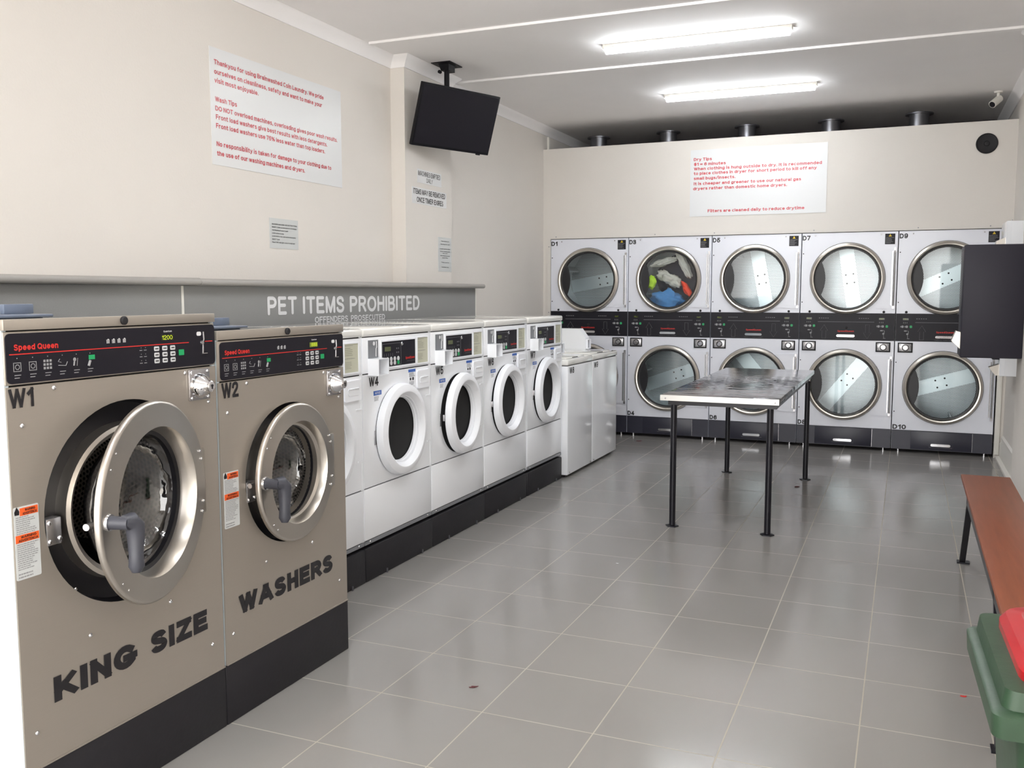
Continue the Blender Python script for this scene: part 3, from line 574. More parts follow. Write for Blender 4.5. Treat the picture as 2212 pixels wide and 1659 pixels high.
    for k in range(6):
        ix, iz = x0+L*(0.04+0.06*k), z0+H*0.33; 
        if k in (0, 1): q.lathe([(0.0048, Y), (0.0066, Y)], ix, iz, 16); q.box(ix-0.011, ix-0.0095, Y, Y+0.0004, iz-0.011, iz+0.011); q.box(ix+0.009, ix+0.0105, Y, Y+0.0004, iz-0.011, iz+0.011); q.box(ix-0.01, ix+0.01, Y, Y+0.0004, iz+0.0095, iz+0.011); q.box(ix-0.01, ix+0.01, Y, Y+0.0004, iz-0.011, iz-0.0095)
        elif k == 2:
            for a in range(3):
                for b2 in range(3): q.box(ix-0.013+0.009*a, ix-0.007+0.009*a, Y, Y+0.0004, iz-0.011+0.009*b2, iz-0.005+0.009*b2)
        elif k == 3: q.tube([(ix-0.013, Y, iz-0.004), (ix+0.010, Y, iz-0.006), (ix+0.015, Y, iz+0.004)], 0.0009, 5); q.tube([(ix-0.008, Y, iz+0.012), (ix-0.013, Y, iz+0.006), (ix-0.004, Y, iz+0.003)], 0.0008, 5)
        elif k == 4: q.lathe([(0, Y), (0.005, Y)], ix-0.006, iz+0.008, 12); q.tube([(ix-0.007, Y, iz+0.003), (ix-0.009, Y, iz-0.008)], 0.002, 5); q.tube([(ix+0.001, Y, iz-0.009), (ix+0.004, Y, iz+0.011)], 0.0006, 4)
        else: q.tube([(ix-0.006, Y, iz-0.012), (ix, Y, iz+0.002)], 0.0035, 6)
        q.box(ix-0.001, ix+0.001, Y, Y+0.0004, iz+0.020, iz+0.0225)
        for d in range(2): q.box(ix-0.009, ix+0.009-0.004*d, Y, Y+0.0003, z0+H*(0.16-0.055*d), z0+H*(0.16-0.055*d)+0.0018)
    sub(q, 'instruction_icons', m_inkg)
    ix, iz = x0+L*0.345, z0+H*0.40; sub(MB().box(ix-0.008, ix+0.012, Y, Y+0.0004, iz-0.004, iz+0.008), 'start_mark', m_green)
    sx = x0+L*0.93; q = MB().tube([(sx, Y-0.001, z1-H*0.17), (sx+0.0005, Y-0.002, z1-H*0.36), (sx-0.003, Y-0.002, z1-H*0.42), (sx-0.0035, Y-0.001, z1-H*0.70)], 0.0023, 6)
    q.lathe([(0, Y-0.006), (0.0055, Y-0.005), (0.0065, Y)], sx-0.007, z1-H*0.44, 12); q.box(sx-0.009, sx+0.013, Y-0.004, Y, z1-H*0.72, z1-H*0.70); sub(q, 'coin_slot', m_key)
    sub(MB().rrect(sx-0.028, sx-0.009, z1-H*0.265, z1-H*0.165, 0.005, Y-0.0004, Y+0.0004), 'price_mark', m_inkw)
    # wash tub seen through the opening
    d = MB().lathe([(Rb, 0.002), (Rb-0.008, 0.03), (Rd*0.70, 0.036)], cx, cz, 72); d.build('door_recess', m_rubber, t)
    tr = Rd*0.74
    MB().lathe([(tr+0.012, 0.036), (tr+0.008, 0.0), (tr-0.002, -0.006), (tr-0.016, 0.004), (tr-0.022, 0.05)], cx, cz, 72).build('tub_ring', m_steel2, t)
    RR = tr+0.05
    dm = MB().lathe([(tr-0.022, 0.06), (RR, 0.07), (RR, 0.5)], 0, 0, 72).build('wash_drum', m_perfw, t); dm.location = (cx, 0, cz-zA)
    MB().lathe([(RR, 0.498), (RR*0.86, 0.5), (RR*0.84, 0.47), (RR*0.7, 0.465), (0, 0.46)], 0, 0, 72).build('drum_back', m_tub, dm, loc=(0, 0, 0))
    for k in range(3):
        a = R(60+120*k); u = Vector((math.cos(a), 0, math.sin(a))); v = Vector((-math.sin(a), 0, math.cos(a)))
        MB().poly([u*RR+v*0.035, u*(RR-0.06)+v*0.008, u*(RR-0.06)-v*0.008, u*RR-v*0.035], (0, 0.36, 0)).build('drum_lifter', m_tub, dm, loc=(0, 0.09, 0))
    # latch bracket at the left of the opening
    br = MB().box(cx-Rb+0.004, cx-Rb+0.05, -0.002, 0.03, cz-0.065, cz+0.005, 0.004).build('latch_bracket', m_key, t)
    for dx, dz in ((0.012, -0.006), (0.012, -0.054), (0.042, -0.05)): screw(br, cx-Rb+dx, cz+dz, -0.002, 0.006).location = (0, 0, 0)
    # door swings on the right
    dr = MB().lathe([(Rd-0.006, 0.010), (Rd-0.001, 0.006), (Rd, 0.0), (Rd-0.001, -0.005), (Rd-0.004, -0.009), (Rd-0.009, -0.011), (Rd-0.0095, -0.011), (Rd*0.742, -0.017), (Rd*0.732, -0.012), (Rd*0.70, 0.022), (Rd*0.70, 0.03), (Rd*0.74, 0.03), (Rd*0.9, 0.012), (Rd-0.006, 0.010)], -Rd-0.012, 0, 80).build('door', m_steel2, t)
    dr.location = (cx+Rd+0.014, -0.006, cz-zA); dr.rotation_euler = (0, 0, R(ang))
    gx = -Rd-0.012
    MB().lathe([(Rd*0.70, 0.035), (Rd*0.68, 0.06), (Rd*0.64, 0.09), (Rd*0.56, 0.115), (Rd*0.44, 0.133), (Rd*0.28, 0.143), (Rd*0.12, 0.147), (0, 0.148)], gx, 0, 64).build('door_glass', m_glassd, dr)
    MB().lathe([(Rd*0.70, 0.03), (Rd*0.66, 0.034), (Rd*0.665, 0.05), (Rd*0.70, 0.046)], gx, 0, 64).build('glass_gasket', m_rubber, dr)
    hx = gx-Rd*0.87
    h = MB().cyl((hx, -0.01, 0), (hx, -0.068, 0), 0.017, 20).tube([(hx-0.008, -0.056, 0.006), (hx+0.014, -0.062, 0.003), (hx+0.027, -0.066, -0.012), (hx+0.026, -0.068, -0.045), (hx+0.020, -0.07, -0.085), (hx+0.017, -0.072, -0.115), (hx+0.015, -0.072, -0.130)], [0.016, 0.023, 0.0245, 0.0215, 0.018, 0.02, 0.011], 12)
    h.build('door_handle', m_handle, dr)
    MB().lathe([(0, -0.018), (0.021, -0.018), (0.023, -0.01)], hx, 0, 20).build('handle_rosette', m_chrome, dr)
    MB().cyl((gx-Rd*0.985, 0.03, -0.006), (gx-Rd*0.90, 0.03, -0.006), 0.009, 12).build('latch_pin', m_key, dr)
    MB().box(-0.05, 0.006, 0.0, 0.03, -0.1, 0.1, 0.004).build('door_hinge', m_steel2, dr)
    for dz in (0.10, 0.075, -0.055, -0.085):
        xx = math.sqrt((Rd*0.92)**2-dz**2); screw(dr, gx+xx, dz, -0.014, 0.0045)
    for a in (140, 150, 222, 230): screw(dr, gx+Rd*0.93*math.cos(R(a)), Rd*0.93*math.sin(R(a)), -0.012, 0.003)
    for dx in (0.0, 0.016): screw(t, cx-Rb*0.66+dx, cz-Rb*0.72-dx*0.5, 0.031, 0.005)
    coin_safe(t, coin[0], coin[1], 0)
    warning_label(t, *lab, 0.0)
    lettering(t, name_txt, *name_box, -0.0012, m_ink, 0.035); 
    for k, wd in enumerate(word.split()): lettering(t, wd, *word_box[k], -0.0012, m_ink, 0.072)
    for sx, sz in ((0.04, cz+Rb-0.03 if w > 0.72 else cz+Rb), (0.137, zs-0.014), (w-0.133, zs-0.014), (w-0.036, coin[1]-0.057), (0.214, 0.485), (w-0.226, 0.485), (w-0.054, 0.292), (0.037, 0.292)): screw(t, sx, sz)
    return t
big_washer(-7.1763, 0.734, 1.333, 0.0265, 1.1717, 0.370, 0.822, 0.281, 0.28, 14.7, '1200', 4, 'W1', (0.006, 0.078, 1.118, 1.166), 'KING SIZE', ((0.09, 0.372, 0.348, 0.415), (0.425, 0.66, 0.350, 0.415)),
           'large king size washer W1 of stainless steel with porthole door standing ajar', (0.655, 1.119), (0.003, 0.073, 0.694, 0.876), (0.004, 0.731, 1.1775, 1.299), 0.286)
big_washer(-6.434, 0.705, 1.277, 0.0285, 1.116, 0.364, 0.770, 0.2455, 0.243, 4.0, '888', 3, 'W2', (0.016, 0.096, 1.062, 1.113), 'WASHERS', ((0.066, 0.606, 0.344, 0.41),),
           'stainless steel washer W2 with WASHERS lettering beside the white washers', (0.632, 1.061), (0.012, 0.084, 0.644, 0.826), (0.012, 0.701, 1.121, 1.241), 0.33)
def plinth(ya, yb, xf, zt, label, group, back=0.25, bev=0.004):
    t = thing('machine_plinth', label, 'plinth', (xf, ya, 0), R(90), group)
    MB().box(0, yb-ya, 0, xf-back, 0.0, zt, bev).build('plinth_block', m_plinth, t); return t
plinth(-7.1763, -6.441, 1.313, 0.1965, 'black plinth under the king size washer', 'black plinths under stainless washers', 0.3)
plinth(-6.439, -5.729, 1.313, 0.1965, 'black plinth under the stainless WASHERS machine', 'black plinths under stainless washers', 0.3)

# ------------------------------------------------------------------ white front loaders W3 to W7
def front_loader(yl, w, num, ang, label):
    zb, zt = 0.182, 1.2278
    t = thing('front_load_washer', label, 'washing machine', (0.9287, yl, 0.165), R(90), 'white front loading washers')
    D = 0.69; cx, cz, Rb = 0.343, 0.708, 0.229
    c = MB(); c.box(0.002, 0.012, 0.006, D, zb, zt-0.04).box(w-0.012, w-0.002, 0.006, D, zb, zt-0.04).box(0.012, w-0.012, D-0.012, D, zb, zt-0.04).box(0.012, w-0.012, 0.02, D, zb, zb+0.012)
    c.build('cabinet', m_white, t)
    MB().hole(0.003, w-0.003, 0.460, 1.007, cx, cz, Rb, 0.0, 0.02).build('front_panel', m_white, t)
    MB().box(0.003, w-0.003, 0.0, 0.02, 0.203, 0.454, 0.004).build('lower_panel', m_white, t)
    ts = MB().box(0.003, w-0.003, 0.001, 0.02, zb, 0.2005).build('toe_strip', m_coin, t)
    for xx in (0.05, w-0.05): screw(ts, xx, 0.192, 0.001, 0.006).location = (0, 0, 0)
    MB().box(0.004, w-0.004, 0.008, 0.03, zb, 1.19).build('shadow_gap', m_gap, t).scale = (1, 1, 1)
    li = MB().box(0.0, w, -0.008, D, 1.188, zt, 0.012, 3).build('lid', m_cream, t)
    f = MB().box(0.003, w-0.003, -0.002, 0.02, 1.012, 1.184, 0.004).build('control_fascia', m_white, t)
    def sub(mb, n, mm): return mb.build(n, mm, f, loc=(0, 0, 0))
    y = -0.002
    fr_ = MB()
    fr_.frame(0.165, 0.522, 1.022, 1.166, 0.009, y-0.004, y).frame(0.528, 0.656, 1.022, 1.168, 0.006, y-0.004, y)
    sub(fr_, 'fascia_rim', m_whitedull)
    dp = sub(MB().box(0.174, 0.513, y-0.001, y, 1.031, 1.157), 'display_panel', m_black)
    q = MB().box(0.184, 0.365, y-0.0018, y, 1.144, 1.1455).box(0.184, 0.365, y-0.0018, y, 1.037, 1.0385).box(0.184, 0.1853, y-0.0018, y, 1.037, 1.145).box(0.3637, 0.365, y-0.0018, y, 1.037, 1.145)
    for k in range(5): q.box(0.2+0.02*k, 0.2015+0.02*k, y-0.0018, y, 1.082, 1.097)
    sub(q, 'panel_outline', m_fine)
    sub(MB().box(0.205, 0.262, y-0.002, y, 1.108, 1.13), 'lcd_window', m_lcd2)
    for r_ in range(2):
        for k in range(4):
            g = r_ == 0 and k == 3
            sub(MB().lathe([(0, y-0.003), (0.0105, y-0.003), (0.012, y-0.001)], 0.232+0.035*k, 1.048+0.019*r_, 16), 'start_button' if g else 'button', m_green if g else m_btn)
    q = MB()
    for k in range(4): q.box(0.318+0.018*(k % 2), 0.326+0.018*(k % 2), y-0.0018, y, 1.095+0.02*(k//2), 1.101+0.02*(k//2))
    sub(q, 'indicator_marks', m_fine)
    sub(MB().lathe([(0, y-0.007), (0.007, y-0.0065), (0.0095, y-0.004), (0.0095, y-0.001)], 0.372, 1.139, 20), 'key_lock', m_chrome)
    q = MB(); add_text(q, 'SpeedQueen', 0.41, 0.505, 1.055, 1.071, y-0.0018, 0.04); sub(q, 'brand_lettering', m_red)
    q = MB(); add_text(q, 'commercial laundry', 0.42, 0.505, 1.045, 1.051, y-0.0018, 0.0); sub(q, 'lettering', m_fine)
    cd = sub(MB().box(0.534, 0.65, y-0.001, y, 1.029, 1.161), 'instruction_card', m_beige)
    for za, zb2, n, sd, mt_, xe in ((1.150, 1.157, 1, 3, m_fine, 0.64), (1.105, 1.146, 5, 4, m_faint, 0.61), (1.09, 1.097, 1, 5, m_fine, 0.64), (1.045, 1.080, 5, 6, m_faint, 0.60)):
        fine_print(f, 0.541, xe, za, zb2, n, y-0.0015, mt_, sd, fill=0.3).location = (0, 0, 0)
    cp = sub(MB().box(0.053, 0.145, y-0.001, y, 1.082, 1.170), 'coin_plate', m_coin)
    q = MB().tube([(0.125, y-0.003, 1.163), (0.126, y-0.004, 1.135), (0.121, y-0.003, 1.128), (0.12, y-0.003, 1.09)], 0.0022, 6).lathe([(0, y-0.002), (0.010, y-0.002)], 0.104, 1.153, 14); sub(q, 'coin_slot', m_inkw)
    # coin slide housing, open at the front
    z0, z1 = 1.002, 1.083
    hs = MB().frame(0.05, 0.1455, z0, z1, 0.0035, -0.062, -0.002)
    sub(hs, 'coin_housing', m_white)
    q = MB().box(0.056, 0.14, -0.006, -0.002, z0+0.004, z1-0.004); sub(q, 'coin_slide', m_coin)
    sub(MB().box(0.092, 0.1, -0.008, -0.005, z0+0.014, z1-0.014), 'coin_slot', m_blackm)
    # dispenser drawer
    dw = MB().rrect(0.527, 0.666, 0.894, 0.990, 0.012, -0.008, 0.0).build('dispenser_drawer', m_whitedull, t)
    q = MB(); q.rrect(0.552, 0.648, 0.920, 0.955, 0.014, -0.0095, -0.007); q.box(0.56, 0.64, -0.013, -0.009, 0.949, 0.955, 0.002); q.build('finger_pull', m_white, dw, loc=(0, 0, 0))
    MB().box(0.672, 0.6815, -0.0022, 0.0, 0.851, 0.99).box(0.63, 0.6815, -0.0022, 0, 0.843, 0.850).box(0.672, 0.6815, -0.0022, 0.0, 0.462, 0.594).box(0.64, 0.6815, -0.0022, 0, 0.595, 0.602).build('panel_rib', m_white, t)
    lettering(t, num, 0.058, 0.146, 0.947, 0.992, -0.0012, m_ink, 0.03)
    sk_ = MB().box(0.1, 0.172, -0.0008, 0, 0.868, 0.923).build('notice_sticker', m_white, t); MB().box(0.1, 0.172, -0.0014, 0, 0.900, 0.922).build('blue_band', m_blue, sk_, loc=(0, 0, 0))
    fine_print(sk_, 0.104, 0.168, 0.872, 0.895, 4, -0.0014, m_inkg, 8).location = (0, 0, 0)
    q = MB(); add_text(q, 'NOTICE', 0.112, 0.16, 0.906, 0.916, -0.002, 0.02); q.build('lettering', m_inkw, sk_, loc=(0, 0, 0))
    sk_ = MB().box(0.443, 0.517, -0.0008, 0, 0.915, 1.002).build('notice_sticker', m_whitedull, t); MB().box(0.443, 0.517, -0.0014, 0, 0.986, 1.001).build('blue_band', m_blue, sk_, loc=(0, 0, 0))
    fine_print(sk_, 0.448, 0.512, 0.962, 0.983, 3, -0.0014, m_fine, 9).location = (0, 0, 0); fine_print(sk_, 0.448, 0.512, 0.917, 0.938, 3, -0.0014, m_inkg, 10).location = (0, 0, 0)
    q = MB().lathe([(0, -0.0014), (0.009, -0.0014)], 0.49, 0.951, 16).box(0.456, 0.47, -0.0014, -0.0008, 0.944, 0.957); q.build('pictogram', m_ink, sk_, loc=(0, 0, 0))
    # opening, tub and drum
    MB().lathe([(Rb, 0.0), (Rb-0.004, 0.016), (0.185, 0.022), (0.18, 0.06)], cx, cz, 64).build('door_gasket', m_rubber, t)
    dm = MB().lathe([(0.18, 0.06), (0.25, 0.075), (0.25, 0.42)], 0, 0, 48).build('wash_drum', m_perfw, t); dm.location = (cx, 0, cz-0.165)
    MB().lathe([(0.25, 0.419), (0.1, 0.41), (0, 0.40)], 0, 0, 48).build('drum_back', m_tub, dm, loc=(0, 0, 0))
    Rd = 0.231
    # moulded white door ring, deep like a funnel
    dr = MB().lathe([(Rd-0.01, 0.002), (Rd-0.001, 0.001), (Rd+0.002, -0.003), (Rd+0.002, -0.020), (Rd-0.005, -0.036), (Rd-0.030, -0.046), (Rd-0.040, -0.046), (Rd-0.052, -0.036), (Rd-0.060, -0.020), (Rd-0.064, -0.019), (Rd-0.066, -0.006), (Rd-0.070, -0.005), (Rd-0.072, 0.008), (Rd-0.05, 0.01), (Rd-0.01, 0.002)], -Rd-0.008, 0, 72).build('door', m_whitedull, t)
    dr.location = (cx+Rd+0.006, -0.003, cz-0.165); dr.rotation_euler = (0, 0, R(ang))
    gx = -Rd-0.008
    MB().lathe([(Rd-0.074, 0.006), (Rd-0.077, 0.03), (Rd-0.082, 0.055), (Rd-0.092, 0.08), (Rd-0.108, 0.098), (Rd-0.135, 0.11), (Rd-0.17, 0.116), (Rd-0.2, 0.118), (0, 0.119)], gx, 0, 56).build('door_glass', m_glassd, dr)
    MB().box(-0.02, 0.012, -0.018, 0.0, -0.06, 0.06, 0.004).build('door_hinge', m_whitedull, dr)
    MB().box(gx-Rd-0.006, gx-Rd+0.02, 0.002, 0.012, -0.02, 0.016, 0.002).build('door_catch', m_key, dr)
    MB().box(cx-Rb-0.012, cx-Rb+0.006, -0.003, 0.006, cz-0.05, cz+0.02, 0.002).build('strike_plate', m_key, t)
    return t
FL = [(-5.6775, 'W3', 0.3, 'white front-load washer mostly hidden behind stainless washer W2'), (-4.9907, 'W4', 0.3, 'white front-load washer marked W4, first fully visible of its row'),
      (-4.3039, 'W5', 3.2, 'white front-load washer marked W5 with door standing slightly open'), (-3.6165, 'W6', 1.2, 'white front-load washer marked W6 between W5 and W7'),
      (-2.9143, 'W7', 1.2, 'white front-load washer marked W7 at far end beside top loaders')]
for yl, num, ang, lab in FL:
    w = 0.686
    front_loader(yl, w, num, ang, lab)
    pn = plinth(yl+0.001, yl+w+(0.0 if num == 'W7' else 0.0), 0.9335, 0.165, 'black plinth section under white washer '+num, 'black plinth sections under the white washers', 0.3, 0.008)
    for dx in (0.19, 0.56): MB().box(dx-0.004, dx+0.004, -0.006, 0.0, 0.0, 0.022).build('anchor_bolt', m_galv, pn)

# ------------------------------------------------------------------ white top loaders W8 and W9
def top_loader(yl, w, num, label):
    t = thing('top_load_washer', label, 'washing machine', (0.976, yl, 0), R(90), 'white top loading washers')
    D = 0.68
    MB().box(0.002, w-0.002, 0.0, D, 0.022, 0.8485, 0.008, 3).build('cabinet', m_white, t)
    MB().box(0.012, w-0.012, 0.01, D-0.01, 0.845, 0.856).build('shadow_gap', m_gap, t)
    tp = MB().box(0.0, w, -0.003, D, 0.8535, 0.897, 0.010, 3).build('top_deck', m_cream, t)
    lidm = MB().box(0.09, w-0.06, 0.05, 0.5, 0.894, 0.906, 0.005).build('wash_lid', m_cream, t)
    MB().box(w*0.4, w*0.6, 0.044, 0.053, 0.897, 0.901).build('lid_grip', m_gap, lidm, loc=(0, 0, 0))
    c = MB().poly([(0.02, 0.52, 0.895), (0.02, 0.66, 0.895), (0.02, 0.66, 1.02), (0.02, 0.58, 1.02), (0.02, 0.53, 0.95)], (w-0.13, 0, 0)); c.build('control_hood', m_cream, t)
    m_ = MB().poly([(w-0.105, 0.255, 0.896), (w-0.105, 0.66, 0.896), (w-0.105, 0.66, 1.083), (w-0.105, 0.315, 1.083), (w-0.105, 0.255, 1.005)], (0.10, 0, 0)).build('coin_case', m_white, t)
    q = MB()
    q.frame(w-0.096, w-0.012, 0.908, 0.991, 0.006, 0.235, 0.2545)
    q.build('coin_slide_frame', m_whitedull, m_, loc=(0, 0, 0))
    MB().box(w-0.0895, w-0.0185, 0.2525, 0.2545, 0.9145, 0.9845).build('coin_slide', m_coin, m_, loc=(0, 0, 0))
    lettering(t, num, 0.035, 0.14, 0.79, 0.838, -0.0012, m_ink, 0.03)
    for xx in (0.05, w-0.05):
        for yy in (0.06, D-0.06): MB().cyl((xx, yy, 0), (xx, yy, 0.024), 0.02, 12).build('foot', m_blackm, t)
    for xx in (0.045, w-0.045): screw(t, xx, 0.04, 0.0, 0.006)
top_loader(-2.222, 0.590, 'W8', 'white top-load washer marked W8 next to front loader W7')
top_loader(-1.630, 0.683, 'W9', 'white top-load washer marked W9 at the row end nearest the dryers')

# ------------------------------------------------------------------ stacked dryers
def dryer(i, top, bot, band_u, band_l, label):
    x0 = 0.8*i
    t = thing('stacked_dryer', label, 'dryer', (x0, 0, 0.0), 0, 'stacked white dryers in the back wall')
    w = 0.797; cx = 0.391; D = 0.78
    zt, b1, b0, zw = 1.922, 1.213, 0.974, 0.1985
    c = MB(); c.box(0.002, 0.012, 0.012, D, 0.03, zt).box(w-0.012, w-0.002, 0.012, D, 0.03, zt).box(0.012, w-0.012, D-0.01, D, 0.03, zt).box(0.012, w-0.012, 0.02, D, zt-0.012, zt).box(0.012, w-0.012, 0.03, D, b0, b1).box(0.012, w-0.012, 0.03, D, 0.03, zw)
    c.build('cabinet', m_dryer, t)
    MB().box(0.002, w-0.002, 0.006, 0.02, zt-0.002, zt+0.002).build('shadow_gap', m_gap, t)
    for nm, za, zb, cz in (('upper', b1, zt-0.002, 1.518), ('lower', zw, b0, 0.578)):
        Ro = 0.312 if nm == 'upper' else 0.315
        MB().hole(0.003, w-0.003, za+0.001, zb, cx, cz, 0.278, 0.0, 0.014).build('front_panel', m_dryer, t)
        # door: square leaf on the hinge side, round rim, glass
        lf = MB(); an = [R(a) for a in range(-58, 59, 4)]
        pts = [(cx+Ro*0.97*math.cos(a), -0.006, cz+Ro*0.97*math.sin(a)) for a in an]
        hz = 0.266; xr = 0.786
        poly = [(xr, -0.006, cz-hz), (xr, -0.006, cz+hz)]+pts[::-1]
        poly = [(x, y, max(cz-hz, min(cz+hz, z))) for x, y, z in poly]
        lf.poly(poly, (0, 0.006, 0))
        dr = lf.build('door', m_dryer, t)
        rim = MB().lathe([(Ro, 0.0), (Ro+0.001, -0.012), (Ro-0.004, -0.022), (Ro-0.020, -0.030), (Ro-0.030, -0.028), (Ro-0.036, -0.016), (Ro-0.044, 0.0)], cx, cz, 80); rim.build('door_rim', m_steel2, dr)
        MB().lathe([(Ro+0.004, -0.001), (Ro+0.004, -0.006), (Ro, -0.006)], cx, cz, 80).build('rim_black_line', m_rubber, dr)  # thin black ring just outside the steel rim
        MB().lathe([(Ro-0.040, -0.008), (Ro-0.050, -0.007), (Ro-0.054, 0.012), (Ro-0.044, 0.014)], cx, cz, 80).build('glass_gasket', m_rubber, dr)
        MB().lathe([(Ro-0.05, 0.003), (0, 0.003)], cx, cz, 64).build('door_glass', m_glass, dr)
        hr = Ro-0.05; hp = []
        for a in range(146, 215, 4): hp.append((cx+hr*math.cos(R(a)), -0.006, cz+hr*math.sin(R(a))))
        for k in range(9):
            s = -1+2*k/8; hp.append((cx-0.183-0.034*s*s, -0.006, cz+s*hr*math.sin(R(146))))
        MB().poly(hp, (0, 0.006, 0)).build('door_handle', m_rubber, dr)
        hg = MB().cyl((xr-0.012, -0.010, cz-0.24), (xr-0.012, -0.010, cz+0.24), 0.007, 10).box(xr-0.034, xr-0.024, -0.008, 0.0, cz-0.235, cz+0.235).box(xr-0.02, xr-0.002, -0.014, 0, cz+0.225, cz+0.262).box(xr-0.02, xr-0.002, -0.014, 0, cz-0.262, cz-0.235)
        hg.build('door_hinge', m_key, dr)
        # drum
        dm = MB().lathe([(0.276, 0.012), (0.30, 0.03), (0.345, 0.06), (0.345, 0.50)], 0, 0, 64).build('drum', m_drumw, t); dm.location = (cx, 0, cz)
        MB().lathe([(0.345, 0.498), (0.0, 0.498)], 0, 0, 64).build('drum_back', m_perf, dm, loc=(0, 0, 0))
        ba = band_u if nm == 'upper' else band_l
        bd = MB().box(-0.34, 0.34, 0.486, 0.495, -0.065, 0.065)
        bd = bd.build('drum_bar', m_band, dm, loc=(0, 0, 0)); bd.rotation_euler = (0, -R(ba), 0)
        q = MB()
        for dx in (-0.035, 0.045):
            for dz in (-0.033, 0.033): q.lathe([(0, 0.483), (0.008, 0.483), (0.008, 0.487)], dx, dz, 12)
        q.build('bar_bolt', m_blackm, dm, loc=(0, 0, 0)).rotation_euler = (0, -R(ba), 0)
        for k in range(3):
            a = R(ba+30+120*k); u = Vector((math.cos(a), 0, math.sin(a))); v = Vector((-math.sin(a), 0, math.cos(a)))
            MB().poly([u*0.344+v*0.03, u*0.27+v*0.006, u*0.27-v*0.006, u*0.344-v*0.03], (0, 0.38, 0)).build('drum_lifter', m_drumw, dm, loc=(0, 0.1, 0))
    # control band
    bz = MB().box(0.003, w-0.003, -0.002, 0.02, b0+0.001, b1).build('control_band', m_black, t)
    def sub(mb, n, mm): return mb.build(n, mm, bz)
    y = -0.0028
    sub(MB().box(0.145, 0.1465, y, y+0.001, b0+0.004, b1-0.004).box(0.64, 0.6415, y, y+0.001, b0+0.004, b1-0.004), 'band_divider', m_gap)
    sub(MB().box(0.157, 0.628, y, y+0.001, 1.135, 1.1385), 'drawer_lip', m_fine)
    for side, ox in ((0, 0.0), (1, 0.607)):
        sub(MB().box(0.058+ox, 0.104+ox, y, y+0.001, 1.157, 1.174), 'lcd_window', m_ledbg)
        q = MB(); add_text(q, 'FILL' if side == 0 else 'OUT', 0.064+ox, 0.098+ox, 1.1595, 1.1715, y-0.0006, 0.0); sub(q, 'digits', m_lcd)
        q = MB()
        for k in range(3): q.box(0.062+ox+0.014*k, 0.065+ox+0.014*k, y, y+0.001, 1.128, 1.14)
        for k in range(2): q.rrect(0.047+ox+0.034*k, 0.067+ox+0.034*k, 1.09, 1.11, 0.007, y, y+0.001); q.box(0.04+ox+0.034*k, 0.044+ox+0.034*k, y, y+0.001, 1.093, 1.107)
        sub(q, 'keypad_marks', m_inkg)
        sub(MB().rrect(0.114+ox, 0.134+ox, 1.089, 1.111, 0.007, y-0.001, y+0.001), 'start_button', m_green)
        q = MB().rrect(0.07+ox, 0.094+ox, 1.058, 1.068, 0.005, y, y+0.001); q.tube([(0.098+ox, y, 1.066), (0.106+ox, y, 1.06), (0.105+ox, y, 1.04), (0.1+ox, y, 1.03)], 0.0025, 6); q.lathe([(0, y), (0.009, y)], 0.098+ox, 1.036, 14); q.tube([(0.1+ox, y, 1.026), (0.102+ox, y, 0.998)], 0.0018, 6); q.box(0.096+ox, 0.116+ox, y, y+0.001, 0.995, 0.998)
        sub(q, 'coin_slot', m_inkg)
    q = MB()
    for ox in (0.165, 0.5): 
        for k in range(5): q.box(ox+0.018*k, ox+0.01+0.018*k, y, y+0.001, 1.166, 1.172)
    sub(q, 'indicator_marks', m_fine)
    for ax, flip in ((0.211, 1), (0.573, -1)):
        zc = 1.05; P_ = [(-0.016, -0.062), (0.016, -0.062), (0.016, 0.008), (0.032, 0.008), (0, 0.06), (-0.032, 0.008), (-0.016, 0.008), (-0.016, -0.062)]
        q = MB(); q.tube([(ax+a, y, zc+flip*b2) for a, b2 in P_], 0.0009, 5); sub(q, 'arrow_mark', m_fine)
    q = MB(); add_text(q, 'SpeedQueen', 0.325, 0.463, 1.044, 1.063, y, 0.036); sub(q, 'brand_lettering', m_red)
    q = MB(); add_text(q, 'COMMERCIAL LAUNDRY EQUIPMENT', 0.31, 0.478, 0.985, 0.991, y, 0.0); sub(q, 'lettering', m_fine)
    sub(MB().rrect(0.318, 0.47, 1.003, 1.024, 0.0102, -0.016, -0.002), 'drawer_pull', m_chrome)
    sub(MB().lathe([(0, y-0.002), (0.011, y-0.002), (0.012, y)], 0.398, 1.085, 16), 'drawer_lock', m_blackm)
    for xx in (0.083, 0.702): MB().lathe([(0, -0.006), (0.009, -0.006), (0.011, 0)], xx, 1.226, 16).build('panel_lock', m_blackm, t)
    # coin vault plates
    for xx in (0.085, 0.706):
        k = MB().box(xx-0.06, xx+0.06, -0.006, 0, 0.876, 0.962, 0.002).build('coin_vault', m_blackm, t)
        MB().box(xx-0.05, xx+0.05, -0.008, 0, 0.886, 0.952, 0.002).build('vault_plate', m_key, k)
        MB().lathe([(0, -0.022), (0.016, -0.022), (0.02, -0.018), (0.021, -0.008)], xx+0.002, 0.919, 24).lathe([(0.021, -0.0085), (0.028, -0.0085)], xx+0.002, 0.919, 24).build('vault_lock', m_chrome, k)
        MB().lathe([(0.0215, -0.0095), (0.029, -0.0095)], xx+0.002, 0.919, 24).build('lock_ring', m_blackm, k)
        for dx in (-0.04, 0.04):
            for dz in (-0.025, 0.025): MB().lathe([(0, -0.010), (0.005, -0.0095), (0.005, -0.008)], xx+dx, 0.919+dz, 10).build('screw', m_coin, k)
    # warning label
    wl = MB().box(0.690, 0.771, -0.0012, 0, 1.811, 1.902).build('warning_label', m_black, t)
    MB().poly([(0.718, -0.0018, 1.877), (0.744, -0.0018, 1.877), (0.731, -0.0018, 1.899)], (0, 0.0005, 0)).build('hazard_triangle', m_yellow, wl)
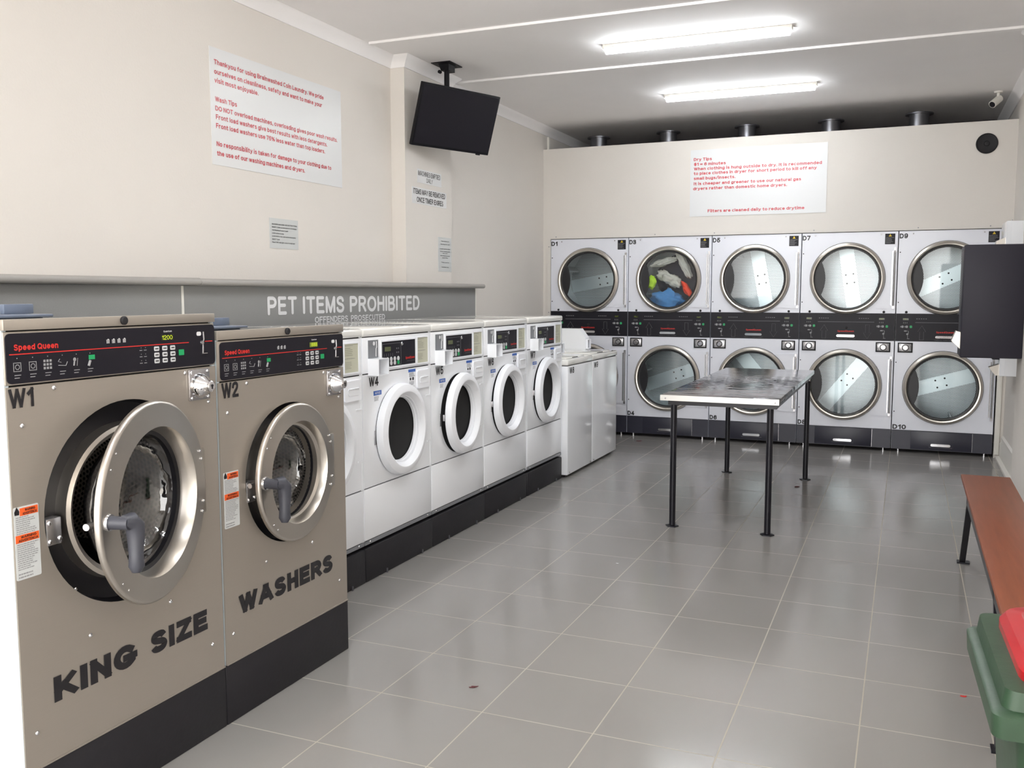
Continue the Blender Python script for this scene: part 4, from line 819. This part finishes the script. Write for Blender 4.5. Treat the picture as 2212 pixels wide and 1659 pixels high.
    fine_print(wl, 0.695, 0.765, 1.818, 1.872, 6, -0.0018, m_fine, i+20)
    lettering(t, top, 0.006, 0.073, 1.858, 1.900, -0.0012, m_ink, 0.045)
    lettering(t, bot, 0.008, 0.118 if len(bot) > 2 else 0.075, 0.205, 0.246, -0.0012, m_ink, 0.045)
    for zz in (1.74, 1.31, 0.79, 0.36): MB().lathe([(0, -0.004), (0.005, -0.004), (0.005, 0)], 0.016, zz, 8).build('screw', m_blackm, t)
    for xx in (0.115, 0.66): screw(t, xx, 1.897, 0, 0.006, m_key)
    # base with lint drawer
    MB().box(0.003, w-0.003, 0.004, 0.04, 0.03, zw-0.002).build('base_panel', m_base, t)
    ld = MB().box(0.158, 0.64, -0.002, 0.006, 0.036, zw-0.004, 0.002).build('lint_drawer', m_base, t)
    MB().rrect(0.318, 0.474, 0.070, 0.092, 0.0102, -0.018, -0.002).build('drawer_pull', m_chrome, ld)
    MB().box(0.305, 0.49, -0.0045, -0.002, 0.058, 0.061).build('drawer_slot', m_fine, ld)
    MB().box(0.640, 0.6425, -0.003, 0.004, 0.034, zw-0.004).build('edge_trim', m_key, t)
    for xx in (0.06, w-0.06): MB().cyl((xx, 0.03, 0.0), (xx, 0.03, 0.034), 0.009, 12).cyl((xx, 0.03, 0.0), (xx, 0.03, 0.008), 0.014, 12).build('levelling_foot', m_chrome, t)
    for xx in (0.06, w-0.06): MB().cyl((xx, D-0.05, 0.0), (xx, D-0.05, 0.034), 0.012, 10).build('levelling_foot', m_chrome, t)
    return t
dryer(0, 'D1', 'D2', 10, 40, 'leftmost stacked dryer with upper door D1, beside the left wall')
dryer(1, 'D3', 'D4', 60, 20, 'stacked dryer D3 and D4 with colourful laundry in its upper drum')
dryer(2, 'D5', 'D6', 101, 130, 'stacked dryer D5 and D6 directly behind the folding table')
dryer(3, 'D7', 'D8', 99, 52, 'stacked dryer D7 and D8, second from the right wall')
dryer(4, 'D9', 'D10', 25, 17, 'rightmost stacked dryer D9 and D10, partly behind the black dispenser')

# ------------------------------------------------------------------ laundry in drum D3
def cloth(name, label, c, s, material, seed, amp=0.35, sub=4, rot=(0, 0, 0), grp='laundry in the second dryer'):
    bm = bmesh.new(); bmesh.ops.create_icosphere(bm, subdivisions=sub, radius=1)
    o3 = Vector((seed*7.3, seed*3.1, seed*1.7))
    for v in bm.verts:
        n = v.co.normalized(); d = noise.noise(n*1.7+o3)*amp+abs(noise.noise(n*4+o3))*amp*0.7+noise.noise(n*10+o3)*amp*0.18
        v.co = n*(0.85+d)
    me = bpy.data.meshes.new(name); M_ = Matrix.Rotation(rot[1], 4, 'Y') @ Matrix.Diagonal((s[0], s[1], s[2], 1))
    bm.transform(M_); bm.to_mesh(me); bm.free(); me.materials.append(material); me.polygons.foreach_set('use_smooth', [True]*len(me.polygons))
    o = bpy.data.objects.new(name, me); COL.objects.link(o); o.location = c
    return tag(o, label, 'laundry', grp)
def fab(n, c): return mat(n, c, 0.9, var=0.12, vscale=40, bump=0.4, bscale=160)
cloth('navy_garment', 'dark navy garment filling the back of the clothes in the second dryer', (1.205, 0.37, 1.535), (0.255, 0.10, 0.255), fab('navy_cloth', rgb(46, 50, 72)), 3, 0.10)
cloth('blue_towel', 'bright blue towel at the bottom of the second upper drum', (1.15, 0.15, 1.33), (0.155, 0.09, 0.09), fab('blue_towelling', rgb(78, 140, 200)), 1, 0.5)
cloth('lime_cloth', 'lime green cloth at the left of the second upper drum', (1.005, 0.09, 1.495), (0.052, 0.04, 0.072), fab('lime_cloth', rgb(200, 250, 60)), 2, 0.3)
cloth('orange_cloth', 'orange red cloth at the right of the blue towel', (1.355, 0.10, 1.415), (0.030, 0.045, 0.105), fab('orange_cloth', rgb(244, 72, 34)), 5, 0.4, rot=(0, R(-32), 0))
cloth('grey_white_garment', 'off-white garment lying above the blue towel in the drum', (1.175, 0.14, 1.525), (0.13, 0.06, 0.062), fab('offwhite_cloth', rgb(206, 204, 194)), 6, 0.5, rot=(0, R(28), 0))
cloth('white_sleeve', 'pale sleeve hanging at upper right in the second upper drum', (1.315, 0.12, 1.655), (0.040, 0.03, 0.155), fab('pale_cloth', rgb(222, 222, 214)), 8, 0.4, rot=(0, R(-30), 0))
cloth('white_band', 'pale garment stretched across the top of the second upper drum', (1.115, 0.14, 1.69), (0.12, 0.05, 0.036), fab('pale_cloth', rgb(222, 222, 214)), 9, 0.5, rot=(0, R(-16), 0))

# ------------------------------------------------------------------ dry tips sign, speaker, ducts, security camera
t = thing('dry_tips_sign', 'white sign with red dry tips on wall above the dryers', 'sign', (1.385, 0, 2.1))
MB().box(0, 1.21, -0.004, 0, 2.101, 2.709).build('board', m_sign, t)
for body, a, b_, za in (('Dry Tips', 1.415, 1.582, 2.623), ('$1 = 6 minutes', 1.416, 1.71, 2.579), ('When clothing is hung outside to dry. It is recommended', 1.417, 2.549, 2.537), ('to place clothes in dryer for short period to kill off any', 1.417, 2.507, 2.495),
        ('small bugs/insects.', 1.418, 1.799, 2.45), ('It is cheaper and greener to use our natural gas', 1.419, 2.377, 2.402), ('dryers rather than domestic home dryers.', 1.413, 2.257, 2.357), ('Filters are cleaned daily to reduce drytime', 1.552, 2.412, 2.149)):
    lettering(t, body, a-1.385, b_-1.385, za-0.0135, za+0.0135, -0.0052, m_sred, 0.036, True)
t = thing('wall_speaker', 'round black speaker on wall above the rightmost dryer', 'speaker', (3.844, 0, 2.535))
MB().lathe([(0.083, 0), (0.083, -0.008), (0.078, -0.012), (0.07, -0.008)], 0, 2.62, 40).build('speaker_rim', m_blackm, t)
MB().lathe([(0.07, -0.007), (0.05, -0.002), (0.022, -0.001), (0.018, -0.006), (0.0, -0.008)], 0, 2.62, 40).build('speaker_cone', m_blackm, t)
ord5 = ('leftmost', 'second from left', 'middle', 'second from right', 'rightmost')
for k, (x, y) in enumerate(((0.235, 0.80), (0.985, 0.765), (1.775, 0.735), (2.555, 0.76), (3.325, 0.70))):
    t = thing('exhaust_duct', 'galvanised exhaust duct over the dryers, %s of the five' % ord5[k], 'duct', (x, y, 1.93), 0, 'exhaust ducts above the dryers')
    MB().lathe([(0.085, 1.925), (0.085, ZC)], 0, 0, 28, 'Z').build('duct_pipe', m_galv, t)
    MB().lathe([(0.086, ZC-0.012), (0.12, ZC-0.012), (0.12, ZC)], 0, 0, 28, 'Z').build('duct_flange', m_galv, t)
t = thing('security_camera', 'small white bullet camera on ceiling at far right corner', 'camera', (3.905, -0.08, ZC))
MB().lathe([(0.0, ZC-0.014), (0.03, ZC-0.014), (0.034, ZC)], 0, 0, 24, 'Z').build('mount_disc', m_trimw, t)
MB().tube([(0, 0, ZC-0.01), (0, 0.003, ZC-0.04), (-0.002, 0.0, ZC-0.06)], 0.011, 10).build('mount_arm', m_trimw, t)
d = Vector((-0.55, -0.62, -0.56)).normalized(); p = Vector((0.012, 0.025, ZC-0.052))
bd = MB().cyl(p, p+d*0.10, 0.030, 20).build('camera_body', m_trimw, t)
MB().cyl(p+d*0.101, p+d*0.104, 0.024, 20).build('lens', m_black, bd, loc=(0, 0, 0))

# ------------------------------------------------------------------ television on its ceiling bracket
TVC = Vector((0.287, -2.66, 2.619)); ty, tp_ = 1.185, 0.329
t = thing('ceiling_bracket', 'black ceiling bracket holding the television by the pillar', 'tv bracket', (0.19, -2.63, ZC))
MB().box(-0.075, 0.075, -0.1, 0.1, ZC-0.006, ZC).build('ceiling_plate', m_tvf, t)
MB().poly([(-0.04, -0.05, ZC-0.006), (0.04, -0.05, ZC-0.006), (0.03, -0.03, ZC-0.045), (-0.03, -0.03, ZC-0.045)], (0, 0.1, 0)).build('swivel_head', m_tvf, t)
MB().cyl((0.0, -0.0, ZC-0.04), (0.0, -0.0, 2.70), 0.019, 16).build('drop_pole', m_tvf, t)
MB().cyl((-0.035, -0.05, ZC-0.055), (-0.035, -0.03, ZC-0.055), 0.012, 12).build('adjuster_knob', m_tvf, t)
tv = bpy.data.objects.new('television', None); COL.objects.link(tv); tv.location = TVC
nrm = Vector((math.sin(ty)*math.cos(tp_), -math.cos(ty)*math.cos(tp_), -math.sin(tp_))); rx = Vector((math.cos(ty), math.sin(ty), 0)); uz = rx.cross(-nrm)
if uz.z < 0: uz = -uz
mm_ = Matrix((rx, -nrm, uz)).transposed().to_4x4(); mm_.translation = TVC; tv.matrix_world = mm_; ZB[tv.name] = {}
tag(tv, 'flat black television tilted down from the ceiling beside the pillar', 'television')
MB().box(-0.365, 0.365, 0.0, 0.03, -0.214, 0.214, 0.004).build('tv_frame', m_tvf, tv)
MB().box(-0.352, 0.352, -0.0012, 0.004, -0.196, 0.202).build('screen', m_tv, tv)
MB().box(-0.2, 0.2, 0.03, 0.055, -0.16, 0.1, 0.01).build('rear_housing', m_tvf, tv)
MB().box(0.25, 0.285, 0.002, 0.014, -0.222, -0.213).build('sensor_foot', m_tvf, tv)

# ------------------------------------------------------------------ folding table
t = thing('folding_table', 'narrow sheet metal topped table on thin black legs', 'table', (2.315, -2.34, 0))
x0, x1, y0, y1 = -0.338, 0.335, -1.08, 1.06
MB().box(x0, x1, y0, y1, 0.771, 0.80, 0.002).build('tabletop', m_top, t)
e = MB().box(x0-0.0015, x1+0.0015, y0-0.002, y0, 0.768, 0.8005).build('edge_strip', mat('bare_aluminium', rgb(214, 212, 208), 0.35, metal=0.6), t)
for xx in (x0+0.03, x1-0.02): screw(e, xx, 0.782, y0-0.002, 0.005, m_key)
MB().box(x0+0.04, x1-0.015, y0+0.03, y0+0.065, 0.741, 0.771).box(x0+0.04, x1-0.015, y1-0.085, y1-0.05, 0.741, 0.771).box(x0+0.04, x0+0.07, y0+0.065, y1-0.085, 0.742, 0.771).box(x1-0.045, x1-0.015, y0+0.065, y1-0.085, 0.742, 0.771).build('underframe', m_leg, t)
for xx, yy in ((2.037, -3.327), (2.593, -3.325), (2.04, -1.508), (2.632, -1.572)):
    lx, ly = xx-2.315, yy+2.34
    l = MB().cyl((lx, ly, 0.003), (lx, ly, 0.742), 0.0185, 20).build('leg', m_leg, t)
    MB().lathe([(0, 0.0), (0.04, 0.0), (0.04, 0.006), (0.021, 0.010), (0.0, 0.010)], lx, 0, 6, 'Z', ly).build('foot_plate', m_leg, l)

# ------------------------------------------------------------------ bench
t = thing('wooden_bench', 'long reddish brown wooden bench along the right wall', 'bench', (3.70, -4.5, 0))
MB().box(-0.118, 0.112, -1.25, 1.115, 0.425, 0.445, 0.003).build('seat', m_wood, t)
MB().box(-0.114, -0.088, -1.2, 0.66, 0.385, 0.425).box(0.078, 0.1, -1.2, 0.66, 0.385, 0.425).build('seat_rail', m_leg, t)
for sgn in (1, -1):
    for xs in (-0.1, 0.1):
        yt, yb = (0.60, 1.01) if sgn > 0 else (-0.85, -1.15)
        l = MB(); hx = 0.014
        l.poly([(xs-hx, yb-0.02, 0.0), (xs+hx, yb-0.02, 0.0), (xs+hx, yb+0.01, 0.0), (xs-hx, yb+0.01, 0.0)], (0, yt-yb, 0.424)); lg = l.build('leg', m_leg, t)
        MB().box(xs-0.025, xs+0.035, yb-0.03, yb+0.02, 0.0, 0.008).build('foot_plate', m_leg, lg)

# ------------------------------------------------------------------ dispensers on the right wall
t = thing('soap_dispenser', 'black wall-mounted dispenser cabinet with chrome hood by right wall', 'dispenser', (3.95, -2.28, 1.0), 0)
MB().box(-0.345, 0.0, 0.0, 0.36, 0.988, 1.69, 0.008).build('dispenser_case', m_cabk, t)
hd = MB().poly([(-0.345, 0.06, 1.145), (-0.37, 0.06, 1.152), (-0.395, 0.06, 1.09), (-0.345, 0.06, 1.04)], (0, 0.12, 0)); hd.build('delivery_hood', m_steel2, t)
MB().box(-0.3465, -0.344, 0.02, 0.34, 1.25, 1.66, 0.001).build('front_door', m_black, t)
t = thing('powder_dispenser', 'tall white wall-mounted dispenser behind the black one', 'dispenser', (XR, -1.0, 0.775), 0)
MB().box(-0.132, 0.0, 0.0, 0.42, 0.775, 1.916, 0.004).build('dispenser_case', m_white, t)
MB().box(-0.1335, -0.1, -0.002, 0.0, 0.78, 1.91).build('door_edge', m_whitedull, t)
MB().poly([(-0.132, 0.06, 0.86), (-0.20, 0.06, 0.835), (-0.155, 0.06, 0.775), (-0.132, 0.06, 0.775)], (0, 0.1, 0)).build('delivery_hood', m_steel2, t)
MB().poly([(-0.132, 0.06, 1.80), (-0.19, 0.06, 1.775), (-0.195, 0.06, 1.74), (-0.132, 0.06, 1.74)], (0, 0.1, 0)).build('coin_guard', m_steel2, t)
MB().box(-0.18, -0.132, 0.05, 0.16, 0.895, 0.94, 0.003).build('product_chute', m_cabk, t)
screw(t, -0.099, 1.92, 0.01, 0.006, m_key, 'lock_pin')

# ------------------------------------------------------------------ wheelie bin
t = thing('wheelie_bin', 'green plastic wheelie bin with red lid at front right', 'bin', (3.705, -6.905, 0), R(2.2))
def frustum(mb, a, b_):
    """a, b_ = (x0, x1, y0, y1, z, radius) rounded rectangles joined"""
    rows = []
    for x0, x1, y0, y1, z, r in (a, b_):
        row = []
        for cx, cy, a0 in ((x1-r, y1-r, 0), (x0+r, y1-r, 90), (x0+r, y0+r, 180), (x1-r, y0+r, 270)):
            for k in range(6): q = R(a0+90*k/5); row.append(mb.bm.verts.new((cx+r*math.cos(q), cy+r*math.sin(q), z)))
        rows.append(row)
    n = len(rows[0])
    for k in range(n): mb.bm.faces.new((rows[0][k], rows[0][(k+1) % n], rows[1][(k+1) % n], rows[1][k]))
    return rows
mb = MB(); secs = [(-0.19, 0.2, -0.16, 0.12, 0.03, 0.04), (-0.235, 0.25, -0.2, 0.16, 0.695, 0.035), (-0.276, 0.26, -0.236, 0.184, 0.697, 0.022), (-0.278, 0.26, -0.238, 0.186, 0.734, 0.022), (-0.274, 0.26, -0.234, 0.182, 0.738, 0.022), (-0.262, 0.26, -0.222, 0.176, 0.74, 0.022), (-0.258, 0.26, -0.218, 0.172, 0.77, 0.022), (-0.215, 0.25, -0.19, 0.14, 0.772, 0.03), (-0.2, 0.24, -0.18, 0.13, 0.60, 0.03)]
for a, b_ in zip(secs, secs[1:]): frustum(mb, a, b_)
bmesh.ops.remove_doubles(mb.bm, verts=mb.bm.verts, dist=1e-5)
mb.build('bin_body', m_binb, t)
mb = MB(); secs = [(-0.232, 0.27, -0.208, 0.15, 0.768, 0.06), (-0.232, 0.27, -0.208, 0.15, 0.786, 0.06), (-0.222, 0.262, -0.198, 0.14, 0.80, 0.055), (-0.199, 0.25, -0.175, 0.117, 0.806, 0.05), (-0.178, 0.24, -0.155, 0.097, 0.79, 0.045)]
rws = [frustum(mb, a, b_) for a, b_ in zip(secs, secs[1:])]; mb.bm.faces.new(rws[-1][1])
bmesh.ops.remove_doubles(mb.bm, verts=mb.bm.verts, dist=1e-5)
ld = mb.build('bin_lid', m_binr, t)
for s in (1, -1):
    mb = MB(); mb.lathe([(0, 0.035), (0.02, 0.034), (0.05, 0.024), (0.075, 0.0), (0.08, -0.03)], 0, 0, 24, 'Z')
    for v in mb.bm.verts: v.co.x *= 1.6; v.co.y *= 0.62
    mb.build('lid_hump', m_binr, ld, loc=(0.02, s*0.098-0.029, 0.795))
MB().cyl((0.275, -0.17, 0.785), (0.275, 0.13, 0.785), 0.016, 14).build('bin_handle', m_binb, t)
for s in (1, -1): MB().cyl((0.19, s*0.145-0.02, 0.09), (0.19, s*0.195-0.02, 0.09), 0.09, 24).build('wheel', m_rubber, t)
mb = MB(); mb.poly([(-0.234, -0.198, 0.60), (-0.225, -0.2, 0.60), (-0.214, -0.196, 0.50), (-0.21, -0.19, 0.36), (-0.225, -0.188, 0.36), (-0.222, -0.195, 0.52)], (0, -0.0015, 0)); mb.build('torn_sticker', m_sign, t)

# ------------------------------------------------------------------ litter on the floor
def litter(name, label, x, y, s, material, seed):
    bm = bmesh.new(); bmesh.ops.create_icosphere(bm, subdivisions=2, radius=1)
    for v in bm.verts:
        d = 0.7+0.6*noise.noise(v.co*1.6+Vector((seed, seed*2, 0))); v.co = Vector((v.co.x*s*d*1.6, v.co.y*s*0.6*d, (v.co.z+0.9)*s*0.25*d))
    bm.transform(Matrix.Rotation(seed, 4, 'Z')); me = bpy.data.meshes.new(name); bm.to_mesh(me); bm.free(); me.materials.append(material)
    o = bpy.data.objects.new(name, me); COL.objects.link(o); o.location = (x, y, 0.0); tag(o, label, 'litter')
litter('dry_leaf', 'curled dark leaf scrap alone on the open floor tiles', 1.921, -5.866, 0.013, m_trim_dk, 0.6)
litter('dry_leaf', 'dark leaf scrap on floor near the dryer bases', 1.008, -0.30, 0.022, m_trim_dk, 0.3)
litter('dry_leaf', 'brown leaf scrap on floor by a far table leg', 2.607, -1.871, 0.02, m_trim_dk, 0.9)
litter('red_scrap', 'tiny red scrap on floor beside the bench and bin', 3.52, -5.272, 0.010, m_red, 0.2)
litter('white_scrap', 'tiny white scrap on floor left of the table', 1.957, -4.203, 0.006, m_inkw, 0.2)
